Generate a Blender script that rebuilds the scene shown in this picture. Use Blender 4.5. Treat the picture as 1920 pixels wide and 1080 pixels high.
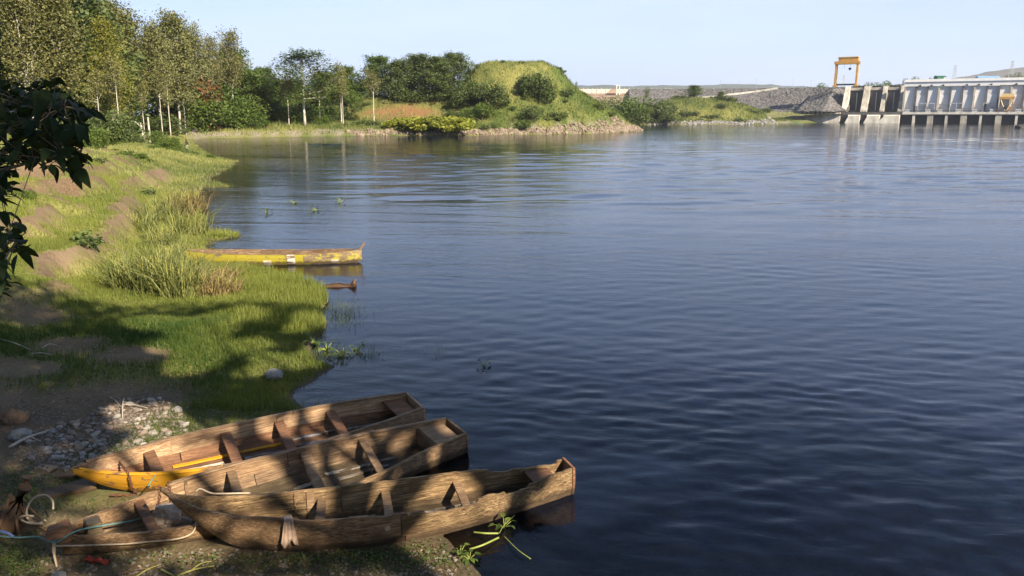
import bpy, math, random
import numpy as np
from mathutils import Vector, Matrix

for _o in list(bpy.data.objects):
    bpy.data.objects.remove(_o, do_unlink=True)
SC = bpy.context.scene
COL = SC.collection
R = math.radians

# ------------------------------------------------------------------ camera
CAM_H, FPX, PITCH = 5.0, 1500.0, math.atan(324 / 1500.0)
cam_d = bpy.data.cameras.new('camera')
cam_d.sensor_width = 36.0
cam_d.lens = FPX / 1920.0 * 36.0
cam_d.clip_start, cam_d.clip_end = 0.05, 30000
cam = bpy.data.objects.new('camera', cam_d)
COL.objects.link(cam)
cam.location = (0, 0, CAM_H)
cam.rotation_euler = (math.pi / 2 - PITCH, 0, 0)
SC.camera = cam

# ------------------------------------------------------------------ sky, sun, exposure
SUN_EL = R(33)
SUN_AZ = math.atan2(0.66, -0.75)            # from +Y towards +X: behind the camera, to the right
SUN = Vector((math.sin(SUN_AZ) * math.cos(SUN_EL), math.cos(SUN_AZ) * math.cos(SUN_EL), math.sin(SUN_EL)))
W = bpy.data.worlds.new('World')
SC.world = W
W.use_nodes = True
nt = W.node_tree
nt.nodes.clear()
wo = nt.nodes.new('ShaderNodeOutputWorld')
wb = nt.nodes.new('ShaderNodeBackground')
sky = nt.nodes.new('ShaderNodeTexSky')
sky.sky_type = 'NISHITA'
sky.sun_disc = False
sky.sun_elevation, sky.sun_rotation = SUN_EL, SUN_AZ
sky.air_density, sky.dust_density, sky.ozone_density = 1.0, 0.5, 5.0
tc = nt.nodes.new('ShaderNodeTexCoord')
sep = nt.nodes.new('ShaderNodeSeparateXYZ')
nt.links.new(tc.outputs['Generated'], sep.inputs[0])
mp = nt.nodes.new('ShaderNodeMapping')
mp.inputs['Scale'].default_value = (1.5, 1.5, 9.0)
nt.links.new(tc.outputs['Generated'], mp.inputs[0])
cn = nt.nodes.new('ShaderNodeTexNoise')
cn.inputs['Scale'].default_value = 1.5
cn.inputs['Detail'].default_value = 7
cn.inputs['Roughness'].default_value = 0.55
nt.links.new(mp.outputs[0], cn.inputs[0])
cr = nt.nodes.new('ShaderNodeMapRange')       # thin veil of high cloud
cr.inputs[1].default_value, cr.inputs[2].default_value = 0.42, 0.75
cr.inputs[3].default_value, cr.inputs[4].default_value = 0.0, 0.22
nt.links.new(cn.outputs[0], cr.inputs[0])
hr = nt.nodes.new('ShaderNodeMapRange')       # milky horizon all the way round
hr.interpolation_type = 'SMOOTHSTEP'
hr.inputs[1].default_value, hr.inputs[2].default_value = -0.02, 0.48
hr.inputs[3].default_value, hr.inputs[4].default_value = 0.8, 0.0
nt.links.new(sep.outputs[2], hr.inputs[0])
mx = nt.nodes.new('ShaderNodeMath'); mx.operation = 'MAXIMUM'
nt.links.new(cr.outputs[0], mx.inputs[0]); nt.links.new(hr.outputs[0], mx.inputs[1])
mc = nt.nodes.new('ShaderNodeMix'); mc.data_type = 'RGBA'
nt.links.new(hr.outputs[0], mc.inputs['Factor'])
nt.links.new(sky.outputs[0], mc.inputs['A'])
mc.inputs['B'].default_value = (4.9, 5.75, 8.4, 1)
mc2 = nt.nodes.new('ShaderNodeMix'); mc2.data_type = 'RGBA'      # wisps of high cloud
nt.links.new(cr.outputs[0], mc2.inputs['Factor']); nt.links.new(mc.outputs['Result'], mc2.inputs['A'])
mc2.inputs['B'].default_value = (7.4, 7.7, 8.4, 1)
nt.links.new(mc2.outputs['Result'], wb.inputs[0])
wb.inputs[1].default_value = 0.068
nt.links.new(wb.outputs[0], wo.inputs[0])

sun_d = bpy.data.lights.new('sun', 'SUN')
sun_d.energy, sun_d.angle, sun_d.color = 5.0, R(0.53), (1.0, 0.88, 0.72)
sun = bpy.data.objects.new('sun', sun_d)
COL.objects.link(sun)
sun.rotation_euler = SUN.to_track_quat('Z', 'Y').to_euler()
sun.location = (40, -60, 80)

SC.view_settings.view_transform = 'Standard'
SC.view_settings.look = 'None'
SC.view_settings.gamma = 1
SC.view_settings.use_curve_mapping = False
SC.view_settings.exposure = 1.25
SC.render.engine = 'CYCLES'
SC.cycles.use_denoising = True
SC.cycles.use_adaptive_sampling = True
SC.cycles.adaptive_threshold = 0.02
SC.cycles.max_bounces = 8
SC.cycles.diffuse_bounces = 3
SC.cycles.glossy_bounces = 3
SC.cycles.transmission_bounces = 4
SC.cycles.transparent_max_bounces = 12
SC.cycles.volume_bounces = 0
SC.cycles.caustics_reflective = False
SC.cycles.caustics_refractive = False
SC.cycles.sample_clamp_indirect = 6.0

# ------------------------------------------------------------------ helpers
def ray(px, py):
    dx, dy = (px - 960) / FPX, (540 - py) / FPX
    c, s = math.cos(PITCH), math.sin(PITCH)
    return Vector((dx, c + dy * s, -s + dy * c))
def G(px, py, z=0.0):                      # where that sight line meets the level z
    r = ray(px, py); t = (z - CAM_H) / r.z
    return Vector((r.x * t, r.y * t, z))
def P(px, py, Y):                          # where it stands Y metres away
    r = ray(px, py); t = Y / r.y
    return Vector((r.x * t, Y, CAM_H + r.z * t))

def smooth(a, b, x):
    t = np.clip((x - a) / (b - a), 0, 1)
    return t * t * (3 - 2 * t)
def _hash(ix, iy, seed):
    h = (ix.astype(np.int64) * 374761393 + iy.astype(np.int64) * 668265263 + seed * 1442695041) & 0xFFFFFFFF
    h = ((h ^ (h >> 13)) * 1274126177) & 0xFFFFFFFF
    return ((h ^ (h >> 16)) & 0xFFFF) / 65535.0
def vnoise(x, y, seed=0):
    x = np.asarray(x, float); y = np.asarray(y, float)
    ix, iy = np.floor(x), np.floor(y)
    fx, fy = x - ix, y - iy
    fx = fx * fx * (3 - 2 * fx); fy = fy * fy * (3 - 2 * fy)
    a, b = _hash(ix, iy, seed), _hash(ix + 1, iy, seed)
    c, d = _hash(ix, iy + 1, seed), _hash(ix + 1, iy + 1, seed)
    return (a + (b - a) * fx) * (1 - fy) + (c + (d - c) * fx) * fy - 0.5
def fbm(x, y, seed=0, oct=4):
    v, a, f = 0, 1.0, 1.0
    for k in range(oct):
        v = v + a * vnoise(np.asarray(x) * f, np.asarray(y) * f, seed + k * 17)
        a *= 0.5; f *= 2.03
    return v

def mesh_np(name, V, F, mat=None, smooth_sh=False, attrs=None, nside=None):
    """V (n,3); F (m,k) with all faces k-sided, or a list of such arrays"""
    V = np.asarray(V, np.float32)
    Fs = F if isinstance(F, list) else [F]
    Fs = [np.asarray(f, np.int32) for f in Fs if len(f)]
    me = bpy.data.meshes.new(name)
    me.vertices.add(len(V)); me.vertices.foreach_set('co', V.ravel())
    loops = np.concatenate([f.ravel() for f in Fs])
    tot = np.concatenate([np.full(len(f), f.shape[1], np.int32) for f in Fs])
    start = np.concatenate([[0], np.cumsum(tot)[:-1]]).astype(np.int32)
    me.loops.add(len(loops)); me.loops.foreach_set('vertex_index', loops)
    me.polygons.add(len(tot)); me.polygons.foreach_set('loop_start', start)
    me.polygons.foreach_set('loop_total', tot)
    me.polygons.foreach_set('use_smooth', np.full(len(tot), smooth_sh))
    for k, (dom, arr) in (attrs or {}).items():
        arr = np.asarray(arr, np.float32)
        if arr.ndim == 1:
            a = me.attributes.new(k, 'FLOAT', dom); a.data.foreach_set('value', arr)
        else:
            a = me.attributes.new(k, 'FLOAT_COLOR', dom); a.data.foreach_set('color', arr.ravel())
    me.update(calc_edges=True)
    if mat: me.materials.append(mat)
    return me
def link(name, me, parent=None, loc=None, rotz=None):
    o = bpy.data.objects.new(name, me)
    COL.objects.link(o)
    if parent: o.parent = parent
    if loc is not None: o.location = loc
    if rotz is not None: o.rotation_euler = (0, 0, rotz)
    return o
def tag(o, label=None, cat=None, group=None, kind=None):
    if label: o['label'] = label
    if cat: o['category'] = cat
    if group: o['group'] = group
    if kind: o['kind'] = kind
    return o
def empty(name, loc, rotz=0, label=None, cat=None, group=None):
    o = link(name, None, None, loc, rotz)
    o.empty_display_size = 0.2
    return tag(o, label, cat, group)
def copy_tree(o, parent=None):
    c = o.copy(); COL.objects.link(c)
    if parent: c.parent = parent
    for ch in list(o.children): copy_tree(ch, c)
    return c

class MB:                                   # small mesh builder: boxes, tubes, loose faces
    def __init__(s): s.v, s.f = [], []
    def add(s, V, F):
        n = len(s.v); s.v += [tuple(q) for q in V]; s.f += [tuple(i + n for i in q) for q in F]
    def box(s, x0, x1, y0, y1, z0, z1, M=None):
        V = [Vector(q) for q in ((x0,y0,z0),(x1,y0,z0),(x1,y1,z0),(x0,y1,z0),(x0,y0,z1),(x1,y0,z1),(x1,y1,z1),(x0,y1,z1))]
        if M: V = [M @ q for q in V]
        s.add(V, [(0,3,2,1),(4,5,6,7),(0,1,5,4),(1,2,6,5),(2,3,7,6),(3,0,4,7)]); return s
    def hexa(s, b, t):                      # bottom 4 points, top 4 points (counter-clockwise)
        s.add(list(b) + list(t), [(0,3,2,1),(4,5,6,7),(0,1,5,4),(1,2,6,5),(2,3,7,6),(3,0,4,7)]); return s
    def tube(s, pts, rad, n=6, caps=True):
        pts = [Vector(q) for q in pts]
        if not hasattr(rad, '__len__'): rad = [rad] * len(pts)
        base = len(s.v)
        for i, q in enumerate(pts):
            d = (pts[min(i+1, len(pts)-1)] - pts[max(i-1, 0)])
            if d.length < 1e-9: d = Vector((0,0,1))
            d.normalize()
            a = d.cross(Vector((0,0,1)) if abs(d.z) < .9 else Vector((1,0,0))).normalized(); b = d.cross(a)
            for k in range(n):
                th = 2*math.pi*k/n
                s.v.append(tuple(q + rad[i]*(math.cos(th)*a + math.sin(th)*b)))
        for i in range(len(pts)-1):
            for k in range(n):
                k2 = (k+1) % n
                s.f.append((base+i*n+k, base+i*n+k2, base+(i+1)*n+k2, base+(i+1)*n+k))
        if caps:
            s.f.append(tuple(base+k for k in range(n))[::-1]); e = base+(len(pts)-1)*n
            s.f.append(tuple(e+k for k in range(n)))
        return s
    def mesh(s, name, mat=None, sm=False):
        me = bpy.data.meshes.new(name); me.from_pydata(s.v, [], s.f); me.update()
        if mat: me.materials.append(mat)
        if sm: me.polygons.foreach_set('use_smooth', [True]*len(me.polygons))
        return me
    def build(s, name, mat=None, parent=None, loc=None, rotz=None, sm=False):
        return link(name, s.mesh(name, mat, sm), parent, loc, rotz)
def bev(o, w=0.01, seg=1):
    m = o.modifiers.new('bevel', 'BEVEL'); m.width = w; m.segments = seg; m.limit_method = 'ANGLE'
    return o

# ------------------------------------------------------------------ materials
def newmat(name):
    m = bpy.data.materials.new(name); m.use_nodes = True
    nt = m.node_tree; nt.nodes.clear()
    out = nt.nodes.new('ShaderNodeOutputMaterial')
    return m, nt, out
def nd(nt, typ, **kw):
    n = nt.nodes.new(typ)
    for k, v in kw.items():
        if k.startswith('i_'): n.inputs[k[2:]].default_value = v
        else: setattr(n, k, v)
    return n
def noise_n(nt, vec, scale, detail=4, rough=0.55, stretch=None, dist=0.0):
    if stretch is not None:
        mpn = nd(nt, 'ShaderNodeMapping'); mpn.inputs['Scale'].default_value = stretch
        nt.links.new(vec, mpn.inputs[0]); vec = mpn.outputs[0]
    n = nd(nt, 'ShaderNodeTexNoise'); n.inputs['Scale'].default_value = scale
    n.inputs['Detail'].default_value = detail; n.inputs['Roughness'].default_value = rough
    n.inputs['Distortion'].default_value = dist
    nt.links.new(vec, n.inputs['Vector'])
    return n.outputs[0]
def ramp_n(nt, fac, stops):
    r = nd(nt, 'ShaderNodeValToRGB'); e = r.color_ramp.elements
    while len(e) < len(stops): e.new(0.5)
    for el, (p, c) in zip(e, stops):
        el.position = p; el.color = (c[0], c[1], c[2], 1) if hasattr(c, '__len__') else (c, c, c, 1)
    nt.links.new(fac, r.inputs[0]); return r.outputs[0]
def mix_n(nt, fac, a, b, mode='MIX'):
    m = nd(nt, 'ShaderNodeMix', data_type='RGBA', blend_type=mode)
    for inp, v in (('Factor', fac), ('A', a), ('B', b)):
        if isinstance(v, (int, float)): m.inputs[inp].default_value = v
        elif isinstance(v, tuple): m.inputs[inp].default_value = (v[0], v[1], v[2], 1)
        else: nt.links.new(v, m.inputs[inp])
    return m.outputs['Result']
def bump_n(nt, h, strength, dist, normal=None):
    b = nd(nt, 'ShaderNodeBump'); b.inputs['Strength'].default_value = strength; b.inputs['Distance'].default_value = dist
    nt.links.new(h, b.inputs['Height'])
    if normal is not None: nt.links.new(normal, b.inputs['Normal'])
    return b.outputs[0]
def attr_n(nt, name, col=False):
    a = nd(nt, 'ShaderNodeAttribute', attribute_name=name)
    return a.outputs['Color' if col else 'Fac']
def principled(nt, out, col, rough=0.8, normal=None, spec=0.3, metal=0.0):
    b = nd(nt, 'ShaderNodeBsdfPrincipled')
    if isinstance(col, tuple): b.inputs['Base Color'].default_value = (*col[:3], 1)
    else: nt.links.new(col, b.inputs['Base Color'])
    if isinstance(rough, (int, float)): b.inputs['Roughness'].default_value = rough
    else: nt.links.new(rough, b.inputs['Roughness'])
    b.inputs['Specular IOR Level'].default_value = spec; b.inputs['Metallic'].default_value = metal
    if normal is not None: nt.links.new(normal, b.inputs['Normal'])
    nt.links.new(b.outputs[0], out.inputs[0]); return b
def coords(nt, kind='Object'):
    if kind == 'World': return nd(nt, 'ShaderNodeNewGeometry').outputs['Position']
    return nd(nt, 'ShaderNodeTexCoord').outputs[kind]

def simple(name, c1, c2=None, scale=3.0, rough=0.8, bump=0.2, bdist=0.02, stretch=None, kind='Object', c3=None, spec=0.3, metal=0.0, detail=6):
    m, nt, out = newmat(name); v = coords(nt, kind)
    c2 = c2 or tuple(q * 0.7 for q in c1)
    n = noise_n(nt, v, scale, detail, 0.62, stretch)
    st = [(0.3, c2), (0.62, c1)] + ([(0.78, c3)] if c3 else [])
    col = ramp_n(nt, n, st)
    nrm = bump_n(nt, noise_n(nt, v, scale * 3.1, 5, 0.6, stretch), bump, bdist) if bump else None
    principled(nt, out, col, rough, nrm, spec, metal); return m

def leaf_mat(name, ca, cb, trans=0.35, rough=0.55, spec=0.25):
    """colour runs from ca to cb with the face attribute 'tint'"""
    m, nt, out = newmat(name)
    col = mix_n(nt, attr_n(nt, 'tint'), ca, cb)
    b = nd(nt, 'ShaderNodeBsdfPrincipled'); nt.links.new(col, b.inputs['Base Color'])
    b.inputs['Roughness'].default_value = rough; b.inputs['Specular IOR Level'].default_value = spec
    t = nd(nt, 'ShaderNodeBsdfTranslucent')
    nt.links.new(mix_n(nt, 1.0, col, (1.0, 1.0, 0.55), 'MULTIPLY'), t.inputs[0])
    ms = nd(nt, 'ShaderNodeMixShader'); ms.inputs[0].default_value = trans
    nt.links.new(b.outputs[0], ms.inputs[1]); nt.links.new(t.outputs[0], ms.inputs[2])
    nt.links.new(ms.outputs[0], out.inputs[0]); return m
def wood_mat(name, c1, c2, c3, rough=0.75, paint=None, paint_amt=0.5, grain=1.0, moss=None, rough_k=0):
    """planks: grain along local X; optional flaking paint"""
    m, nt, out = newmat(name); v0 = coords(nt)
    oi = nd(nt, 'ShaderNodeObjectInfo'); of = nd(nt, 'ShaderNodeVectorMath', operation='MULTIPLY_ADD')
    of.inputs[0].default_value = (37.0, 11.0, 23.0); nt.links.new(oi.outputs['Random'], of.inputs[1]); nt.links.new(v0, of.inputs[2]); v = of.outputs[0]
    g = noise_n(nt, v, 16 * grain, 8, 0.72, (0.16, 3.4, 3.4), 0.5)
    big = noise_n(nt, v, 3.6, 7, 0.68, (0.7, 1.6, 1.6))
    col = ramp_n(nt, g, [(0.36, c3), (0.48, c2), (0.60, c1)])
    col = mix_n(nt, ramp_n(nt, big, [(0.44, 0.0), (0.60, 0.85)]), col, mix_n(nt, g, c3, c2))
    if paint:
        pn = noise_n(nt, v, 5.0, 9, 0.7, (0.5, 1.4, 1.4), 0.3)
        fac = ramp_n(nt, pn, [(1 - paint_amt - .03, 0.0), (1 - paint_amt + .03, 1.0)])
        col = mix_n(nt, fac, col, mix_n(nt, g, tuple(q * .75 for q in paint), paint))
    if moss:
        pn = noise_n(nt, v, 7.0, 9, 0.75)
        col = mix_n(nt, ramp_n(nt, pn, [(0.50, 0.0), (0.60, 0.85)]), col, moss)
    col = mix_n(nt, 1.0, col, ramp_n(nt, oi.outputs['Random'], [(0.0, (0.78, 0.76, 0.75)), (0.5, (1.0, 0.98, 0.95)), (1.0, (1.3, 1.22, 1.12))]), 'MULTIPLY')
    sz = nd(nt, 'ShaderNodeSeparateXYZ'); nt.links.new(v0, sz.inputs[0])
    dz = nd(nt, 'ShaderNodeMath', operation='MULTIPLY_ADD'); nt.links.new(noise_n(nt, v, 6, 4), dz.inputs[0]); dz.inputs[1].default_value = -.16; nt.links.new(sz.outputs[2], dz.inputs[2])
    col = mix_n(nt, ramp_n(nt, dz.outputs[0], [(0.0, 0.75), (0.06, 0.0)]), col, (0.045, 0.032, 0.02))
    h = noise_n(nt, v, (30 if rough_k < 1 else 22) * grain, 7, 0.72, (0.14, 2.4, 2.4) if rough_k < 1 else (0.7, 1.5, 1.5), 0.4)
    nrm = bump_n(nt, h, 0.6 + .4 * min(rough_k, 1), 0.02 + .02 * rough_k)
    principled(nt, out, col, rough, nrm, 0.25); return m

# ------------------------------------------------------------------ terrain
SHORE_PX = [(545,765),(540,740),(560,720),(600,690),(580,680),(550,650),(560,635),(600,615),(600,580),(610,545),(540,520),(455,510),
 (380,462),(440,442),(440,438),(375,436),(380,420),(375,395),(362,370),(380,352),(428,351),(425,348),(390,335),(430,315),(440,303),(405,292),
 (370,280),(355,270),(350,262),(380,260),(470,258),(600,256),(750,254),(900,254),(1000,252),(1130,250),(1200,246),(1205,244)]
LAND = [(300,-60),(60,-15),(20,-5),(6,1.5),(1.6,5.2),(-0.3,7.6),(-0.75,8.5),(-1.3,9.5),(-2.2,11.0),(-3.2,12.3)]
LAND += [tuple(G(*q)[:2]) for q in SHORE_PX]
LAND += [(38,290),(28,310),(24,370),(40,405),(62,428),(102,440),(132,446),(150,462),(163,515),(215,562),(255,540),(300,512),(420,440),(3000,400),(3000,4000),
         (-4000,4000),(-4000,-500),(300,-500)]
LAND = np.array(LAND)
def land_sd(x, y):
    x = np.asarray(x, float); y = np.asarray(y, float)
    d2 = np.full(x.shape, 1e18); ins = np.zeros(x.shape, bool)
    n = len(LAND)
    for i in range(n):
        ax, ay = LAND[i]; bx, by = LAND[(i + 1) % n]
        ex, ey = bx - ax, by - ay
        t = np.clip(((x - ax) * ex + (y - ay) * ey) / (ex * ex + ey * ey + 1e-12), 0, 1)
        d2 = np.minimum(d2, (x - ax - t * ex) ** 2 + (y - ay - t * ey) ** 2)
        if abs(ey) > 1e-9:
            c = ((ay > y) != (by > y)) & (x < ex * (y - ay) / ey + ax)
            ins ^= c
    d = np.sqrt(d2)
    return np.where(ins, d, -d)
HILL_C = (0.5, 252.0)
HR = np.array([0, 10, 14.5, 20, 26, 33, 38.5, 43]) * 41 / 43 / 41.0
HZ = np.array([20.6, 20.2, 18.6, 12.2, 8.6, 4.7, 1.9, 0.0])
def ground_z(x, y, full=False):
    x = np.asarray(x, float); y = np.asarray(y, float)
    wob = 0.5 * fbm(x * 0.8, y * 0.8, 3, 4) * (.5 + .5 * smooth(14, 22, y)) + 1.6 * fbm(x * .09, y * .09, 8, 3) * smooth(60, 150, y)
    s = land_sd(x, y) + wob
    # left bank close by
    F = 4.4 - 3.0 * smooth(17, 30, y)
    zn = 0.02 + (0.012 + 0.043 * smooth(12.5, 17, y)) * np.clip(s, 0, 4)
    rise = 2.1 * smooth(F, F + 6.5, s) + 1.5 * smooth(F + 6, F + 26, s)
    nz = fbm(x * .2, y * .2, 21, 4)
    rise = rise * (1 + 0.8 * nz) * (1 - .5 * smooth(45, 85, y))
    st = 0.95
    k = rise / st; fr = k - np.floor(k)
    terr = st * (np.floor(k) + smooth(0.30, 0.52, fr + 0.12 * fbm(x * 1.3, y * 1.3, 5, 3)))
    wt = smooth(F, F + 2, s) * smooth(17, 24, y) * (1 - smooth(90, 130, y)) * np.clip(.55 + 2.4 * fbm(x * .11 + 3, y * .11, 27, 3), 0, .95)
    rise = rise * (1 - wt) + terr * wt
    zn = zn + rise + smooth(0.3, 2, s) * (.25 + .75 * smooth(12, 16, y)) * (0.06 * fbm(x * .9, y * .9, 31, 3) + 0.04 * fbm(x * 3, y * 3, 33, 3))
    # the bank the photographer stands on
    zc = 3.3 * (1 - smooth(1.2, 6.6, y + 0.10 * np.abs(x + 1) + 0.6 * fbm(x * .5, y * .5, 12, 2))) * smooth(0.0, 3.2, s)
    zn = np.maximum(zn, zc)
    # far bank
    zf = 1.3 * smooth(0, 2.2, s) + np.minimum(0.075 * np.clip(s, 0, None), 3.2) + 0.5 * fbm(x * .07, y * .07, 41, 4) * smooth(1, 8, s)
    m2 = 6.2 * np.exp(-(((x + 31) / 26) ** 2 + ((y - 250) / 20) ** 2) ** 1.5)
    zf = zf + m2
    dx = x - HILL_C[0]; dy = y - HILL_C[1]
    rx = np.where(dx > 0, 43.0, 36.0); ry = np.where(dy > 0, 55.0, 36.0)
    rr = np.sqrt((dx / rx) ** 2 + (dy / ry) ** 2) + 0.045 * fbm(x * .06, y * .06, 51, 4)
    hz = np.interp(rr, HR, HZ) + smooth(0, 1, 1 - rr) * 0.9 * fbm(x * .12, y * .12, 55, 4)
    zf = np.where(s > 0, np.maximum(zf, hz * smooth(-0.2, 3.5, s) ), zf)
    # the green mound before the dam
    dx = x - 112; dy = y - 498
    rx = np.where(dx > 0, 57.0, 50.0)
    r2 = np.sqrt((dx / rx) ** 2 + (dy / 46.0) ** 2) + 0.10 * fbm(x * .035, y * .035, 61, 4)
    zi = np.interp(r2, [0, .35, .6, .85, 1.05], [15.5, 13.5, 9.5, 4.2, 0]) + 1.2 * fbm(x * .06, y * .06, 63, 3) * smooth(0, 1, 1.1 - r2)
    zf = np.where(s > 0, np.maximum(zf, zi * smooth(0, 5, s)), zf)
    w = smooth(125, 165, y)
    z = zn * (1 - w) + zf * w
    dep = -s
    dn = 0.16 * np.clip(dep, 0, 1.5) + 0.13 * np.clip(dep - 1.5, 0, 30) + 0.10 * fbm(x * .35, y * .35, 71, 3) * smooth(.3, 2, dep)
    zw = -np.minimum(dn, 3.0) + 0.03
    z = np.where(s > 0, z, zw)
    if full: return z, s
    return z
def gz(x, y): return float(ground_z(np.array([x]), np.array([y]))[0])
def onground(px, py, y0, y1, n=400):
    """first place along the sight line where it meets the ground"""
    r = ray(px, py); ys = np.geomspace(y0, y1, n)
    z = CAM_H + r.z / r.y * ys; g = ground_z(r.x / r.y * ys, ys)
    i = np.argmax(z <= g)
    if not (z <= g).any(): i = n - 1
    return Vector((r.x / r.y * ys[i], ys[i], g[i]))

def axis(lo, hi, c0, c1, d0, g):
    """positions: step d0 between c0 and c1, growing by g per metre outside"""
    a = list(np.arange(c0, c1 + 1e-6, d0))
    q = c1
    while q < hi: q += d0 + g * (q - c1); a.append(min(q, hi))
    q = c0
    while q > lo: q -= d0 + g * (c0 - q); a.insert(0, max(q, lo))
    return np.array(a)
def grid(xs, ys):
    X, Y = np.meshgrid(xs, ys)
    n, m = len(xs), len(ys)
    i = np.arange(n - 1)[None, :] + n * np.arange(m - 1)[:, None]
    F = np.stack([i, i + 1, i + 1 + n, i + n], -1).reshape(-1, 4)
    return X.ravel(), Y.ravel(), F

gx = axis(-7000, 7000, -7.5, 1.5, 0.16, 0.030)
gy = axis(-400, 9000, 6.5, 16, 0.16, 0.0145)
X, Y, F = grid(gx, gy)
Z, S = ground_z(X, Y, True)
GZ, GS = Z, S
# bare soil / red soil / dry grass masks, from slope and patches
e = 0.5
n1 = fbm(X * .35, Y * .35, 81, 4)
Zx = ground_z(X + e, Y); Zy = ground_z(X, Y + e)
SL = np.hypot(Zx - Z, Zy - Z) / e
near = 1 - smooth(100, 150, Y)
bare = smooth(0.56, 0.82, SL + 0.55 * n1) * near * smooth(14, 22, Y)
def patch(px, py, rx, ry, zz, soft=.5):
    c = G(px, py, zz)
    r = np.hypot((X - c.x) / rx, (Y - c.y) / ry) + .55 * n1
    return 1 - smooth(1 - soft, 1, r)
bare = np.maximum(bare, smooth(4.0, 5.4, -X + 0.22 * (Y - 12) + 1.5 * n1 - 1.2) * (1 - smooth(13.2, 15.5, Y + 1.4 * n1)))   # trodden ground by the boats
bare = np.maximum(bare, (1 - smooth(9.2, 10.6, Y + 1.2 * n1)) * 0.85)
for q in ((250,650,1.3,1.1,.3),(140,620,1.6,1.2,.5),(60,560,1.6,1.6,.9),(150,735,1.4,1.0,.3),(30,665,1.2,.8,.5)):
    bare = np.maximum(bare, 0.9 * patch(*q))
red = smooth(0.0, 1.0, 1 - np.hypot((X + 31) / 21, (Y - 231) / 8.5) + 0.5 * n1) * smooth(205, 215, Y)
red = np.maximum(red, smooth(0, .6, 1 - np.hypot((X + 62) / 7, (Y - 199) / 5) + .5 * n1))
dry = np.clip(0.45 + 1.0 * fbm(X * .05, Y * .05, 91, 4) + 0.8 * fbm(X * .4, Y * .4, 95, 3), 0, 1)
dry = np.clip(dry + 0.5 * smooth(.55, 1, 1 - np.hypot((X - HILL_C[0]) / 30, (Y - HILL_C[1]) / 30)), 0, 1)
wet = (1 - smooth(-0.02, 0.10, Z)) * (1 - smooth(120, 150, Y))
rock = (1 - smooth(0.9, 1.9, Z + .8 * n1)) * smooth(0.1, .3, Z) * smooth(150, 180, Y)
mask = np.stack([bare, red, dry, np.ones_like(bare)], -1)
mask2 = np.stack([wet, rock, np.zeros_like(bare), np.ones_like(bare)], -1)
m, nt, out = newmat('ground_cover')
v = coords(nt, 'World')
mk = nd(nt, 'ShaderNodeSeparateColor'); nt.links.new(attr_n(nt, 'mask', True), mk.inputs[0])
mk2 = nd(nt, 'ShaderNodeSeparateColor'); nt.links.new(attr_n(nt, 'mask2', True), mk2.inputs[0])
nA = noise_n(nt, v, 3.5, 6, 0.7); nB = noise_n(nt, v, 0.35, 4, 0.6); nC = noise_n(nt, v, 18, 4, .7)
green = ramp_n(nt, nA, [(0.30, (0.030, 0.045, 0.010)), (0.55, (0.085, 0.115, 0.024)), (0.72, (0.13, 0.145, 0.035))])
straw = ramp_n(nt, nA, [(0.30, (0.11, 0.105, 0.026)), (0.60, (0.25, 0.235, 0.07)), (0.75, (0.32, 0.29, 0.10))])
gcol = mix_n(nt, mk.outputs[2], green, straw)
soil = ramp_n(nt, nC, [(0.25, (0.050, 0.032, 0.017)), (0.5, (0.135, 0.090, 0.050)), (0.75, (0.235, 0.170, 0.105))])
soil = mix_n(nt, ramp_n(nt, nB, [(.4, 0.0), (.65, .8)]), soil, (0.20, 0.143, 0.088))
redc = ramp_n(nt, nA, [(0.3, (0.075, 0.085, 0.022)), (0.45, (0.20, 0.095, 0.045)), (0.7, (0.27, 0.125, 0.06))])
rockc = ramp_n(nt, nA, [(0.3, (0.06, 0.05, 0.035)), (0.5, (0.24, 0.20, 0.15)), (0.7, (0.34, 0.30, 0.24))])
c = mix_n(nt, mk.outputs[0], gcol, soil)
c = mix_n(nt, mk.outputs[1], c, redc)
c = mix_n(nt, mk2.outputs[1], c, rockc)
c = mix_n(nt, mk2.outputs[0], c, mix_n(nt, nC, (0.035, 0.028, 0.018), (0.10, 0.075, 0.045)))
nrm = bump_n(nt, nC, 0.5, 0.03, bump_n(nt, nA, 0.6, 0.12))
principled(nt, out, c, 0.9, nrm, 0.15)
GROUND_MAT = m
ground = tag(link('ground', mesh_np('ground', np.stack([X, Y, Z], -1), F, m, True,
             {'mask': ('POINT', mask), 'mask2': ('POINT', mask2)})), kind='structure')

# ------------------------------------------------------------------ river
wx = axis(-130, 1400, -5.5, 6, 0.11, 0.018)
wy = axis(2.0, 640, 7.6, 13, 0.075, 0.0105)
X, Y, F = grid(wx, wy)
gzz, gs = ground_z(X, Y, True)
depth = np.clip(-gzz, 0, 3)
rg = np.random.default_rng(5)
cell = np.maximum(0.075 + 0.0105 * np.clip(Y - 13, 0, None), (0.11 + 0.018 * np.clip(np.abs(X) - 6, 0, None)) * 0.5)
h = np.zeros_like(X)
lo1 = fbm(X * .05, Y * .10, 101, 3); lo2 = fbm(X * .012 + 7, Y * .03, 105, 4)
amp = np.clip(0.55 + 1.1 * lo1 + 0.9 * lo2, 0.12, 1.5)
calm = 0.25 + 0.75 * smooth(0, 4.5, -gs)
for k in range(54):
    lam = 0.2 * (6.0 ** rg.random())
    th = math.pi / 2 + 0.16 + rg.normal() * 0.5
    kx, ky = math.cos(th) * 2 * math.pi / lam, math.sin(th) * 2 * math.pi / lam
    w = smooth(2.6, 4.5, lam / cell)
    ph = 2.2 * fbm(X / (lam * 6), Y / (lam * 4), 200 + k, 2)
    h += w * 0.0025 * np.minimum(lam, .38) ** 0.9 * np.sin(kx * X + ky * Y + rg.random() * 6.28 + ph * 3)
Zw = h * amp * calm * (1.0 - .62 * smooth(22, 80, Y))
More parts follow.
